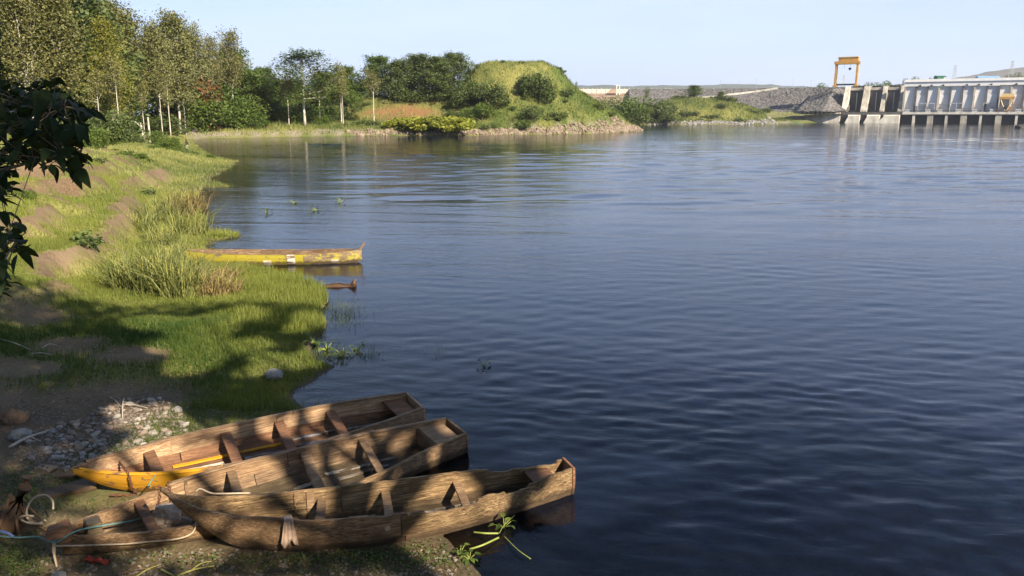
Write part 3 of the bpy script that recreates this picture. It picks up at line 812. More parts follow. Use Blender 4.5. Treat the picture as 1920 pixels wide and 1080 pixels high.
# dark rock breaking the water at the right edge
def rock_mesh(name, seed, sx, sy, sz, mat, n=2, rough=.3):
    import bmesh
    bm = bmesh.new(); bmesh.ops.create_icosphere(bm, subdivisions=n, radius=1)
    rr = random.Random(seed)
    off = Vector((rr.random() * 50, rr.random() * 50, rr.random() * 50))
    from mathutils import noise as mn
    for q in bm.verts:
        d = 1 + rough * mn.noise(q.co * 1.3 + off) + rough * .5 * mn.noise(q.co * 3.1 + off)
        q.co = Vector((q.co.x * sx * d, q.co.y * sy * d, q.co.z * sz * d))
    me = bpy.data.meshes.new(name); bm.to_mesh(me); bm.free(); me.materials.append(mat); return me
DARKROCK = simple('wet_dark_rock', (0.05, 0.045, 0.04), (0.025, 0.022, 0.02), 1.2, .6, .5, .1)
o = link('river_rock', rock_mesh('river_rock', 3, 4.5, 2.5, 1.7, DARKROCK), None, G(1922, 240, 0))
tag(o, 'dark wet rock breaking the water at the right edge of the picture', 'rock')

# ------------------------------------------------------------------ trees and shrubs
def leaf_quads(pts, size, rng, up=0.35, asp=0.6, var=.5):
    """one rhombic leaf face at every point; random facing, biased upwards"""
    n = len(pts)
    d = rng.normal(size=(n, 3)); d /= np.linalg.norm(d, axis=1)[:, None]
    nr = rng.normal(size=(n, 3)); nr[:, 2] += up * 3; nr /= np.linalg.norm(nr, axis=1)[:, None]
    a = np.cross(nr, d); a /= np.linalg.norm(a, axis=1)[:, None] + 1e-9
    b = np.cross(nr, a)
    s = size * (1 - var / 2 + var * rng.random(n))[:, None]
    V = np.stack([pts - a * s * .5, pts + b * s * asp * .5, pts + a * s * .5, pts - b * s * asp * .5], 1).reshape(-1, 3)
    return V, np.arange(4 * n).reshape(-1, 4)
def tree_mesh(name, seed, H, r0, base, prof, nb, lift, leaf, nleaf, cr, lm, bm, fork=0, lean=0.02, nsec=4, sag=0.0, up=.35):
    """base: crown start as share of H; prof(h)->branch length; lift: branch pitch at bottom, top (deg)"""
    rng = np.random.default_rng(seed)
    mb = MB(); tips = []; 
    k = 9
    tp = [Vector((rng.normal() * lean * H * i / k * .4, rng.normal() * lean * H * i / k * .4, H * .97 * i / k)) for i in range(k + 1)]
    rad = [r0 * (1 - .93 * (i / k) ** .9) + .012 for i in range(k + 1)]
    mb.tube(tp, rad, 7)
    stems = [tp]
    for f_ in range(fork):
        a0 = rng.random() * 6.28; h0 = .18 + .1 * rng.random()
        q = []
        for i in range(8):
            w = i / 7
            q.append(Vector((math.cos(a0) * (w ** .7) * H * .10, math.sin(a0) * (w ** .7) * H * .10, H * (h0 + (.92 - h0) * w))) + tp[2] * .0)
        mb.tube(q, [r0 * .6 * (1 - .9 * i / 7) + .012 for i in range(8)], 6); stems.append(q)
    for b in range(nb):
        st = stems[b % len(stems)]
        hf = base + (1 - base) * ((b + rng.random()) / nb) * .97
        z = hf * H
        zs = [q.z for q in st]
        p0 = Vector([np.interp(z, zs, [q[j] for q in st]) for j in range(3)])
        az = b * 2.399 + rng.normal() * .4
        u = (hf - base) / (1 - base)
        L = prof(u) * (0.7 + .5 * rng.random())
        el = R(lift[0] + (lift[1] - lift[0]) * u + rng.normal() * 8)
        d = Vector((math.cos(az) * math.cos(el), math.sin(az) * math.cos(el), math.sin(el)))
        pts = [p0]; q = p0.copy(); dd = d.copy()
        for i in range(4):
            dd = (dd + Vector(rng.normal(size=3) * .13) + Vector((0, 0, .10 - sag))).normalized()
            q = q + dd * L / 4; pts.append(q.copy())
        rb = max(.012, r0 * .34 * (1 - .75 * u))
        mb.tube(pts, [rb, rb * .75, rb * .5, rb * .3, rb * .15], 5, False)
        tips += [(pts[4], 1.0), (pts[3], .8)]
        for s in range(nsec):
            i0 = 1 + s % 3
            q0 = pts[i0].lerp(pts[i0 + 1], rng.random())
            d2 = (dd + Vector(rng.normal(size=3) * .75)).normalized(); d2.z = d2.z * .6 + .12 - sag
            e1 = q0 + d2 * L * (.22 + .2 * rng.random())
            mb.tube([q0, q0.lerp(e1, .5) + Vector(rng.normal(size=3) * L * .02), e1], [rb * .4, rb * .28, rb * .12], 4, False)
            tips += [(e1, 1.0), (q0.lerp(e1, .55), .6)]
    T = np.array([tuple(t[0]) for t in tips]); wt = np.array([t[1] for t in tips]); wt /= wt.sum()
    idx = rng.choice(len(T), nleaf, p=wt)
    pts = T[idx] + rng.normal(size=(nleaf, 3)) * cr * np.array([1, 1, .75])
    Vl, Fl = leaf_quads(pts, leaf, rng, up)
    ct = rng.random(len(T)); tint = np.clip(.65 * ct[idx] + .45 * rng.random(nleaf) - .05, 0, 1)
    tr = mb.mesh(name + '_trunk', bm, True)
    cr_ = mesh_np(name + '_crown', Vl, Fl, lm, False, {'tint': ('FACE', tint)})
    return tr, cr_
def bush_mesh(name, seed, rx, rz, n, leaf, lm, lumps=9, up=.35, stems=True, bm=None, hang=0):
    rng = np.random.default_rng(seed)
    c = rng.normal(size=(lumps, 3)) * np.array([rx * .42, rx * .42, rz * .22]); c[:, 2] += rz * .5
    c[:, 2] = np.clip(c[:, 2], rz * .25, None)
    r = rx * (.30 + .32 * rng.random(lumps))
    idx = rng.integers(0, lumps, n)
    d = rng.normal(size=(n, 3)); d /= np.linalg.norm(d, axis=1)[:, None]
    rad = r[idx] * (.55 + .5 * rng.random(n) ** .6)
    pts = c[idx] + d * rad[:, None] * np.array([1, 1, rz / rx * .8 if rz < rx else 1.0])
    pts[:, 2] = np.abs(pts[:, 2]) * .98
    Vl, Fl = leaf_quads(pts, leaf, rng, up)
    ct = rng.random(lumps); tint = np.clip(.5 * ct[idx] + .6 * rng.random(n) - .05, 0, 1)
    cr_ = mesh_np(name + '_crown', Vl, Fl, lm, False, {'tint': ('FACE', tint)})
    mb = MB()
    for i in range(lumps):
        q = Vector(c[i]); mb.tube([(q.x * .15, q.y * .15, -.2), (q.x * .5, q.y * .5, q.z * .5), tuple(q)], [rx * .03, rx * .022, rx * .008], 5, False)
    return mb.mesh(name + '_stem', bm, True), cr_

BARK_P = simple('pale_bark', (0.56, 0.51, 0.42), (0.30, 0.26, 0.20), 1.2, .9, .3, .03, (1, 1, .4))
BARK_D = simple('brown_bark', (0.17, 0.13, 0.09), (0.09, 0.07, 0.05), 2, .9, .4, .03, (1, 1, .4))
L_OLIVE = leaf_mat('olive_leaves', (0.085, 0.098, 0.026), (0.25, 0.23, 0.08), .3)
L_BROWN = leaf_mat('greyish_leaves', (0.095, 0.105, 0.032), (0.24, 0.235, 0.085), .25)
L_DARK = leaf_mat('dark_leaves', (0.046, 0.072, 0.020), (0.145, 0.18, 0.05), .25)
L_GREEN = leaf_mat('green_leaves', (0.050, 0.092, 0.016), (0.15, 0.20, 0.038), .35)
L_YELL = leaf_mat('yellow_green_leaves', (0.13, 0.15, 0.02), (0.30, 0.27, 0.05), .4)
L_RUST = leaf_mat('rusty_leaves', (0.14, 0.07, 0.03), (0.27, 0.14, 0.06), .3)
L_LIME = leaf_mat('lime_leaves', (0.17, 0.21, 0.025), (0.36, 0.36, 0.06), .4)

PROTO = {}
def proto(key, fn):
    PROTO[key] = fn; return fn
tall = lambda u: 3.6 * (1 - .55 * u) * min(1, .35 + u * 3)
for i in range(3):
    PROTO['slender%d' % i] = tree_mesh('slender%d' % i, 10 + i, 20, .24, .26, lambda u: 5.6 * (1 - .5 * u) * min(1, .5 + u * 2), 48, (36, 60), .42, 12500, .75, (L_BROWN, L_OLIVE, L_BROWN)[i], BARK_P, nsec=5)
PROTO['forked'] = tree_mesh('forked', 20, 22, .28, .24, lambda u: 3.6 * (1 - .3 * u), 54, (55, 72), .40, 10500, .66, L_OLIVE, BARK_P, fork=4, nsec=5)
PROTO['yellow'] = tree_mesh('yellow', 25, 20, .26, .18, lambda u: 5.0 * (1 - .6 * u) * min(1, .5 + u * 3), 46, (28, 62), .36, 9500, .75, L_YELL, BARK_P, nsec=5)
for i in range(3):
    PROTO['dense%d' % i] = tree_mesh('dense%d' % i, 30 + i, 16, .3, .10, lambda u: 6.6 * (1 - .62 * u * u) * min(1, .6 + u * 2), 50, (2, 55), .52, 10500, .72, (L_DARK, L_GREEN, L_DARK)[i], BARK_D, nsec=4)
PROTO['layered'] = tree_mesh('layered', 40, 18, .22, .40, lambda u: 7.4 * (1 - .6 * u) * min(1, .5 + u * 3), 38, (8, 40), .44, 6800, .6, L_GREEN, BARK_P, nsec=5, sag=.06, up=.9)
PROTO['pole'] = tree_mesh('pole', 45, 12, .15, .62, lambda u: 2.4 * (1 - .4 * u), 16, (20, 60), .36, 1500, .5, L_OLIVE, BARK_P, nsec=3)
PROTO['umbrella'] = tree_mesh('umbrella', 47, 12, .2, .5, lambda u: 5.5 * (1 - .3 * u), 20, (22, 40), .4, 3600, .55, L_GREEN, BARK_D, nsec=5, up=1.0)
PROTO['loose'] = tree_mesh('loose', 49, 21, .22, .40, lambda u: 4.6 * (1 - .3 * u), 36, (40, 62), .40, 6200, .7, L_OLIVE, BARK_P, nsec=4)
PROTO['bare'] = tree_mesh('bare', 51, 4.5, .16, .12, lambda u: 2.0 * (1 - .3 * u), 26, (35, 70), .22, 420, .3, L_BROWN, BARK_P, nsec=5)
for i in range(3):
    PROTO['bush%d' % i] = bush_mesh('bush%d' % i, 60 + i, 3.0, 3.6, 4200, .34, (L_DARK, L_GREEN, L_DARK)[i], 12, bm=BARK_D)
PROTO['broad'] = bush_mesh('broad', 66, 3.0, 3.2, 9000, .22, L_GREEN, 14, bm=BARK_D)
PROTO['lime'] = bush_mesh('lime', 68, 2.4, 1.6, 2600, .38, L_LIME, 12, bm=BARK_D)
PROTO['rusty'] = bush_mesh('rusty', 70, 2.6, 3.2, 2600, .32, L_RUST, 11, bm=BARK_D)
PROTO['scrub'] = bush_mesh('scrub', 72, 1.5, 1.2, 700, .30, L_DARK, 7, bm=BARK_D)
def nath(k):
    if k not in HT:
        me = PROTO[k][1]; co = np.empty(len(me.vertices) * 3, np.float32); me.vertices.foreach_get('co', co)
        HT[k] = float(np.percentile(co[2::3], 98.5))
    return HT[k]
HT = {}
trng = random.Random(4)
def plant(kind, x, y, h, label, cat='tree', name=None, group=None, wide=1.0, z=None, rot=None, sink=.15):
    z = gz(x, y) if z is None else z
    s = h / nath(kind)
    e = empty(name or ('tree' if cat == 'tree' else 'shrub'), (x, y, z - sink), trng.random() * 6.28 if rot is None else rot, label, cat, group)
    e.scale = (s * wide, s * wide, s)
    tr, cr = PROTO[kind]
    link('trunk' if cat == 'tree' else 'stem', tr, e); link('crown' if cat == 'tree' else 'foliage', cr, e)
    return e
def plant_px(kind, px, top, Y, label, **kw):
    q = P(px, 216, Y); z = gz(q.x, Y); h = P(px, top, Y).z - z
    return plant(kind, q.x, Y, max(h, .5), label, **kw)

GR = 'trees of the left bank grove'
for a in [
 ('forked', 62, -60, 112, 'tall many stemmed pale tree nearest the left edge, cut off by the frame', 1.0),
 ('slender1', 118, -50, 116, 'tall tree with one straight white trunk left of the yellow tree', 1.0),
 ('yellow', 212, 38, 118, 'yellow green tree with pale forked trunk in the left grove', 1.05),
 ('slender0', 300, 48, 160, 'brownish thin crowned tree just left of the tallest middle grove tree', .95),
 ('slender2', 336, 28, 168, 'tallest grey brown tree in the middle of the left grove', 1.0),
 ('slender0', 366, 52, 186, 'slim tree with a bright white trunk above the rusty bush', .9),
 ('loose', 402, 68, 192, 'slim tree with fanned branches right of the rusty bush', .9),
 ('loose', 440, 58, 198, 'loose crowned tree at the right end of the grove', 1.0),
 ('dense0', 10, -40, 122, 'dark tree filling the left edge of the picture behind the pale trunks', 1.3),
 ('dense2', 92, -30, 140, 'dark tree between the two tall white trunks', 1.2),
 ('dense2', 162, -8, 138, 'dark leafy tree behind the gap left of the yellow tree', 1.15),
 ('slender1', 205, -8, 150, 'dark topped tree rising behind the yellow tree', 1.25),
 ('slender1', 243, 20, 156, 'olive tree behind the right side of the yellow tree', 1.2),
 ('dense0', 275, 92, 175, 'low dark tree behind the trunks between yellow and grey brown trees', 1.5),
 ('dense2', 345, 110, 195, 'low dark tree filling behind the white trunk poles', 1.5),
 ('dense0', 395, 112, 205, 'dark green tree behind the broad leaved thicket', 1.4),
 ('dense1', 440, 95, 210, 'mid green tree at the right end of the grove', 1.2),
 ('dense1', 474, 130, 212, 'green tree stepping down to the bay at the right of the grove', 1.3),
 ('dense0', 150, 110, 150, 'low dark tree under the tall trees at the left', 1.6),
 ('dense0', 215, 125, 152, 'low dark tree right behind the yellow tree trunk', 1.6),
 ('dense2', 40, 70, 145, 'dark tree low behind the many stemmed tree', 1.6),
]:
    plant_px(a[0], a[1], a[2], a[3], a[4], group=GR, wide=a[5])
for i, (k, px, top, Y) in enumerate((('dense0', -70, -30, 118), ('slender1', -130, -40, 112), ('dense2', -200, -20, 125), ('yellow', -260, 20, 116), ('dense0', -340, 0, 128), ('slender0', -420, -20, 122))):
    plant_px(k, px, top, Y, (ORD)[i] + ' grove tree beyond the left edge of the picture', group=GR, wide=1.3)
for i, (px, Y, top) in enumerate(((186, 112, 130), (222, 113, 105), (302, 150, 130), (317, 152, 110), (346, 172, 95), (268, 135, 150))):
    plant_px('pole', px, top, Y, ORD[i] + ' thin white trunk counted from the left among the grove poles', group='thin white poles in the grove', wide=.8)
for a in [
 ('broad', 375, 178, 186, 'glossy broad leaved thicket at the left end by the white trunks', 1.2),
 ('broad', 412, 168, 190, 'glossy broad leaved thicket in the middle at the grove foot', 1.2),
 ('broad', 446, 185, 194, 'glossy broad leaved thicket at the right end of the grove foot', 1.3),
 ('rusty', 345, 150, 186, 'rusty brown bush behind the white trunk in the grove', 1.0),
 ('rusty', 372, 165, 188, 'rusty brown bush right of the white trunk in the grove', 1.0),
 ('bush0', 205, 212, 100, 'dark round bush under the yellow tree', 1.0),
 ('bush1', 175, 240, 84, 'green bush on the bank edge below the yellow tree', .9),
 ('bush2', 248, 232, 104, 'dark low bush beside the broken stump poles', .8),
 ('bush1', 288, 244, 100, 'low green bush right of the broken stump poles', .8),
 ('bush1', 318, 256, 98, 'small green bush left of the fisherman', .8),
 ('bush0', 130, 225, 96, 'dark bush half hidden behind the foreground leaves', 1.3),
 ('bush0', 300, 215, 155, 'dark undergrowth between the thin white poles', 1.6),
]:
    plant_px(a[0], a[1], a[2], a[3], a[4], cat='shrub', wide=a[5], group='bushes of the left bank')
FB = 'trees of the far bank'
for a in [
 ('dense0', 500, 128, 235, 'dark tree at the back of the bay left of the spreading tree', 1.2),
 ('umbrella', 500, 135, 215, 'flat topped feathery tree between grove and spreading tree', 1.0),
 ('dense1', 530, 150, 225, 'round tree low behind the bay', 1.2),
 ('layered', 571, 95, 203, 'spreading tree with layered boughs and pale trunk on the far bank', 1.75),
 ('pole', 541, 140, 200, 'thin poled tree left under the spreading tree', 1.0),
 ('pole', 600, 128, 212, 'thin poled tree right under the spreading tree', 1.0),
 ('pole', 640, 118, 216, 'taller thin poled tree right of the spreading tree', 1.0),
 ('pole', 643, 150, 214, 'short thin tree beside the taller thin poled tree', 1.0),
 ('pole', 701, 130, 215, 'white poled tree standing alone before the red soil slope', 1.0),
 ('dense1', 560, 150, 240, 'green tree behind the spreading tree', 1.4),
 ('dense1', 615, 135, 245, 'green tree between spreading tree and thin poles', 1.1),
 ('dense1', 655, 125, 250, 'rounded tree right of the thin poles at the back', 1.1),
 ('dense1', 712, 106, 248, 'bright green round tree above the left end of the red slope', 1.6),
 ('dense2', 748, 114, 242, 'dark tree above the left half of the red slope', 1.6),
 ('dense0', 785, 103, 244, 'broad dark tree above the middle of the red slope', 1.8),
 ('dense2', 818, 108, 240, 'dark tree above the right half of the red slope', 1.6),
 ('dense0', 852, 100, 246, 'tall dark tree against the left flank of the green hill', 1.7),
 ('dense2', 880, 128, 246, 'dark tree leaning on the left shoulder of the green hill', 1.1),
]:
    plant_px(a[0], a[1], a[2], a[3], a[4], wide=a[5], group=FB)
for i, (px, Y, top, k, w) in enumerate(((488, 214, 192, 'bush1', 1.4), (512, 216, 195, 'bush0', 1.3), (535, 214, 200, 'bush1', 1.4), (560, 218, 196, 'bush2', 1.3), (588, 220, 198, 'bush1', 1.4), (612, 222, 196, 'bush0', 1.2), (632, 224, 200, 'bush1', 1.3), (520, 240, 165, 'bush2', 1.6), (545, 245, 160, 'bush0', 1.5), (590, 250, 150, 'bush2', 1.5), (625, 250, 158, 'bush1', 1.4), (660, 250, 150, 'bush1', 1.5), (480, 245, 150, 'bush0', 1.6))):
    plant_px(k, px, top, Y, (ORD + ['eighth', 'ninth', 'tenth', 'eleventh', 'twelfth', 'last'])[i] + (' bush from the left in the front hedge of the far bank' if i < 7 else ' bush counted along the back hedge of the far bank'), cat='shrub', wide=w, group='hedge bushes of the far bank')
def hill_px(kind, px, py, h, label, wide=1.0, y0=195, y1=300, **kw):
    q = onground(px, py, y0, y1)
    return plant(kind, q.x, q.y, h, label, cat='shrub', wide=wide, z=q.z, **kw)
HB = 'bushes on the green hill'
for a in [
 ('bush0', 750, 188, 5.5, 'dark bush at the foot of the trees above the red slope, left', 1.2),
 ('bush2', 790, 190, 6, 'dark bush at the foot of the trees above the red slope, middle', 1.2),
 ('bush0', 835, 188, 6, 'dark bush at the foot of the trees above the red slope, right', 1.2),
 ('bush2', 872, 194, 7, 'dark bush between red slope and green hill', 1.0),
 ('bush0', 918, 198, 6.5, 'large dark bush on the left lower flank of the hill', 1.1),
 ('bush2', 985, 174, 6.0, 'dark bush in the middle of the hill face, left one', 1.0),
 ('bush0', 1008, 182, 6.5, 'dark bush in the middle of the hill face, middle one', 1.0),
 ('bush2', 1030, 194, 5.5, 'dark bush in the middle of the hill face, right one', 1.0),
 ('bush0', 995, 228, 4.2, 'dark bush low on the hill near the rocks', 1.0),
 ('scrub', 1047, 224, 2.6, 'small dark scrub low on the right of the hill', 1.0),
 ('bush1', 905, 224, 4.2, 'green bush low on the left of the hill', 1.1),
 ('bush1', 985, 240, 2.0, 'green bush just above the shore rocks under the hill', 1.2),
 ('bush1', 600, 236, 2.6, 'green bush on the shore under the spreading tree', 1.2),
 ('bush0', 845, 225, 2.6, 'dark bush above the lime coloured thicket', 1.2),
 ('bush1', 655, 200, 4.5, 'dark green bush right of the thin poles', .9),
 ('lime', 762, 240, 2.6, 'lime green thicket over the shore rocks, leftmost part', 1.5),
 ('lime', 795, 243, 3.0, 'lime green thicket over the shore rocks, second part from left', 1.5),
 ('lime', 826, 243, 3.2, 'lime green thicket over the shore rocks, third part from left', 1.5),
 ('lime', 856, 245, 3.0, 'lime green thicket over the shore rocks, rightmost part', 1.5),
]:
    hill_px(*a[:5], wide=a[5], group=HB)
for a in [
 ('bare', 932, 110, 250, 'leafless thorn bush on the left of the hill top', 1.2),
 ('bare', 968, 112, 252, 'leafless thorn bush in the middle of the hill top', 1.3),
 ('bare', 992, 113, 252, 'leafless thorn bush right of the middle of the hill top', 1.3),
 ('bare', 1025, 118, 252, 'leafless thorn bush on the right shoulder of the hill', 1.6),
 ('bush2', 1052, 126, 252, 'thin dark bush on the right shoulder of the hill', .45),
 ('umbrella', 1080, 152, 255, 'small green tree on the right flank of the hill', .6),
]:
    plant_px(a[0], a[1], a[2], a[3], a[4], cat='shrub', wide=a[5], group='bushes along the hill skyline')
MBG = 'bushes on the mound before the dam'
for a in [
 ('broad', 1150, 186, 420, 'round dark bush at the left foot of the far mound', 1.5),
 ('bush2', 1180, 200, 425, 'dark bush in the dip left of the far mound', 2.0),
 ('bush0', 1215, 186, 438, 'largest dark bush on the left end of the far mound', 1.7),
 ('bush2', 1238, 196, 436, 'dark bush beside the largest bush on the far mound', 1.6),
 ('umbrella', 1212, 163, 490, 'small tree poking up on the left of the far mound', .5),
 ('dense1', 1300, 160, 500, 'spreading tree on top of the far mound', 2.3),
 ('dense1', 1350, 172, 488, 'smaller tree right of the spreading tree on the far mound', 1.8),
 ('bush0', 1353, 193, 470, 'dark bush under the smaller tree of the far mound', 1.6),
 ('bush2', 1278, 205, 462, 'dark bush on the front of the far mound', 1.0),
]:
    plant_px(a[0], a[1], a[2], a[3], a[4], cat='shrub', wide=a[5], group=MBG)
# tree tops beyond the dam
for i, (px, top, w) in enumerate(((1625, 158, 2), (1648, 158, 2), (1668, 155, 2), (1712, 147, 1.5), (1755, 146, 1.2), (1912, 140, 1.6), (1535, 160, 2), (1897, 143, 1.4))):
    q = P(px, top, 640)
    plant('bush0', q.x, 640, 12, ['low tree top behind the second sluice pier', 'low tree top behind the third sluice pier', 'tree top between sluice and powerhouse', 'tree top above the left end of the powerhouse roof',
          'tree beside the green shed', 'dark tree top above the right end of the powerhouse roof', 'dark tree at the crest left of the yellow gantry', 'tree top left of the rightmost dark tree'][i], wide=w * .5, z=q.z - 12, group='tree tops beyond the dam')
# scrub scattered over hill, far bank and left bank
srng = random.Random(31)
def scrub_at(kind, x, y, h, label, group, wide=1.0):
    plant(kind, x, y, h, label, cat='shrub', name='scrub', group=group, wide=wide)
cnt = 0
while cnt < 70:
    x, y = srng.uniform(-45, 42), srng.uniform(206, 256)
    z, s_ = (float(q[0]) for q in ground_z(np.array([x]), np.array([y]), True))
    if s_ < 2 or (x > -42 and x < -14 and 222 < y < 240): continue
    scrub_at(srng.choice(('scrub', 'scrub', 'bush1')), x, y, srng.uniform(.9, 2.4) * (1 if y < 243 else .45), 'small green scrub dotted over the hill and far bank', 'scrub dotted over the hill and far bank', srng.uniform(.9, 1.5)); cnt += 1
cnt = 0
while cnt < 26:
    x, y = srng.uniform(60, 165), srng.uniform(440, 505)
    if land_sd(np.array([x]), np.array([y]))[0] < 4: continue
    scrub_at('scrub', x, y, srng.uniform(1.2, 3.2), 'small dark scrub dotted over the far mound', 'scrub dotted over the far mound', 1.4); cnt += 1
cnt = 0
while cnt < 45:
    y = srng.uniform(24, 100); x = -srng.uniform(.30, .64) * y - 1
    if land_sd(np.array([x]), np.array([y]))[0] < 1.5: continue
    scrub_at(srng.choice(('scrub', 'bush1')), x, y, srng.uniform(.18, .4) * (1 + y / 90), 'low green weed clump on the left bank', 'weed clumps on the left bank', 1.3); cnt += 1
# two broken poles beside the grove
for i, (px, py, h, lean) in enumerate(((272, 262, 2.9, .5), (281, 260, 3.6, 0))):
    q = P(px, py, 105); q.z = gz(q.x, q.y)
    e = empty('broken_pole', q, 0, ('leaning' if lean else 'upright') + ' pale broken pole in the bushes left of the fisherman', 'pole')
    MB().tube([(0, 0, -.2), (-lean * .5, 0, h * .5), (-lean * .7, 0, h)], [.16, .14, .1], 7).build('trunk', BARK_P, e)
    if lean: MB().tube([(-lean * .6, 0, h * .8), (-lean - .6, 0, h * 1.05)], [.08, .04], 5).build('branch_stub', BARK_P, e)

# shade trees on the photographer's bank; crown gaps are cut to place sun patches; last three added to dim the foreground
LIT = [(-0.5, 9.2, 1.0), (0.2, 9.8, 1.1), (0.9, 10.5, 1.0), (-2.9, 9.1, .45), (-2.5, 10.6, .7), (-1.7, 11.3, .5), (-5.1, 10.2, .8), (-4.4, 10.3, .7), (-5.4, 12.0, .75), (-6.6, 16.3, .9), (-4.9, 15.6, .6), (-4.2, 16.6, .5), (-7.6, 18.4, 1.1), (-6.4, 12.9, .45), (-3.9, 8.5, .3), (-4.9, 18.9, .6),
       (-1.3, 9.0, .4), (-3.5, 9.7, .35), (-3.6, 12.0, .5)]
def shade_crown(seed, c, r, rz, n, leaf):
    rng = np.random.default_rng(seed)
    d = rng.normal(size=(n, 3)); d /= np.linalg.norm(d, axis=1)[:, None]
    pts = np.array(c) + d * (rng.random(n) ** .4)[:, None] * np.array([r, r, rz])
    t = pts[:, 2] / SUN.z
    gx_, gy_ = pts[:, 0] - SUN.x * t, pts[:, 1] - SUN.y * t          # where its shadow falls
    keep = np.ones(n, bool)
    for (x, y, q) in LIT:
        keep &= np.hypot(gx_ - x, gy_ - y) > 1.28 * q * (1 + .35 * np.sin(np.arctan2(gy_ - y, gx_ - x) * 3 + x))
    keep &= gy_ + 0.06 * gx_ < 20.2 + 1.5 * fbm(gx_ * .4, gy_ * .4, 7, 3)
    # nothing hangs into the view
    py = 540 - FPX * ((pts[:, 1] * math.sin(PITCH) + (pts[:, 2] - CAM_H) * math.cos(PITCH)) / np.maximum(pts[:, 1] * math.cos(PITCH) - (pts[:, 2] - CAM_H) * math.sin(PITCH), .1))
    keep &= ~((pts[:, 1] > 0) & (py > -80))
    pts = pts[keep]
    V, F = leaf_quads(pts, leaf, rng, .4)
    return V, F, rng.random(len(pts))
for i, (c, r, rz, n) in enumerate((((7.5, -1.5, 13), 7.0, 4.0, 15000), ((1.5, -5.0, 15), 7.5, 4.0, 15000), ((15.0, -4.0, 12), 5.5, 4.0, 8000), ((9.0, 0.5, 12.5), 5.0, 3.0, 7500), ((-6.5, -3.0, 12.5), 6.5, 3.5, 7000), ((-1.0, 2.0, 11.5), 5.0, 2.2, 5000), ((-11.5, 3.5, 11), 5.5, 3.0, 5000))):
    bx, by = c[0] + (4, -1, 2, 3, -2, 1, -3)[i], min(c[1] - 5, -5.5)
    g = gz(bx, by)
    e = empty('shade_tree', (bx, by, g - .2), 0, 'leafy shade tree on the bank behind the viewpoint, ' + ('tallest', 'left of the tallest', 'rightmost', 'innermost', 'far left, added for shade', 'overhead, added for shade', 'beside the broad leaved shrub, added for shade')[i], 'tree', 'shade trees behind the viewpoint')
    l = Vector((bx, by, g - .2)); cv = Vector(c) - l
    V, F, t = shade_crown(90 + i, c, r, rz, n, .26)
    mb = MB(); mb.tube([(0, 0, 0), (cv.x * .1, cv.y * .1, cv.z * .4), (cv.x * .5, cv.y * .5, cv.z * .75), tuple(cv)], [.4, .32, .2, .06], 8)
    for k in range(9):
        d = Vector((math.cos(k * 2.4), math.sin(k * 2.4), .15)); mb.tube([cv * .7, cv * .85 + d * r * .35, cv + d * r * .7], [.12, .08, .02], 5)
    mb.build('trunk', BARK_D, e, sm=True)
    link('crown', mesh_np('crown', V - np.array(l), F, L_GREEN, False, {'tint': ('FACE', t)}), e)

# ------------------------------------------------------------------ boats
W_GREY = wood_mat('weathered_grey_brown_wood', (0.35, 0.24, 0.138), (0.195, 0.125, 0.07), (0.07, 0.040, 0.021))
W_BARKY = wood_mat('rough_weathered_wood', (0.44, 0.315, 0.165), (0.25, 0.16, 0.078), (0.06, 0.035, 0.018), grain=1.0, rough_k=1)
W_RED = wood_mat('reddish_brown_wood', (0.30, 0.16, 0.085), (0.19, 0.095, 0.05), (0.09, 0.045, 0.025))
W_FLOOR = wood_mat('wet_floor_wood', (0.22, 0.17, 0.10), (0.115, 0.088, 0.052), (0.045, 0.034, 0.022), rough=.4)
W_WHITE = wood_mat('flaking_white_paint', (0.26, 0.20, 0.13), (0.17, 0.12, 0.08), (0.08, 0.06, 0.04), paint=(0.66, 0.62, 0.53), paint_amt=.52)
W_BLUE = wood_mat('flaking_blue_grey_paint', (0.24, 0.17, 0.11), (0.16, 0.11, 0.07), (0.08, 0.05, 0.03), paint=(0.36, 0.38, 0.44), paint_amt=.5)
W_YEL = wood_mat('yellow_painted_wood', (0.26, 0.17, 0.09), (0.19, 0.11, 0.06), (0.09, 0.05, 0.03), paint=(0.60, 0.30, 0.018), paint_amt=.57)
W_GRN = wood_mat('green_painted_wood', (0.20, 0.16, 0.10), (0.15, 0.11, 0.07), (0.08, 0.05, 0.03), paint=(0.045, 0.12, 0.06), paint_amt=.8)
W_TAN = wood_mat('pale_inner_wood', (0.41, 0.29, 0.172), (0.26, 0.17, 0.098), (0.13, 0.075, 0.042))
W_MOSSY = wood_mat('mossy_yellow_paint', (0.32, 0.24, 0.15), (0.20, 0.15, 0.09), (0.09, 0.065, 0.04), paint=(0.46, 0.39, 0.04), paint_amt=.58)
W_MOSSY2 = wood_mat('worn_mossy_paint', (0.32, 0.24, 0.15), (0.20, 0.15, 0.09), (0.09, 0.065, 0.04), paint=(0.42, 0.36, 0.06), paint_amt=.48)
ROPE_P = simple('pale_rope', (0.50, 0.40, 0.27), (0.33, 0.25, 0.16), 30, .9, .3, .005)
ROPE_G = simple('green_rope', (0.16, 0.30, 0.25), (0.10, 0.2, 0.17), 30, .8, .3, .005)
ROPE_B = simple('blue_rope', (0.18, 0.26, 0.42), (0.11, 0.17, 0.3), 30, .8, .3, .005)
RUSTY = simple('rusty_chain', (0.14, 0.06, 0.03), (0.07, 0.03, 0.018), 40, .8, .4, .004)

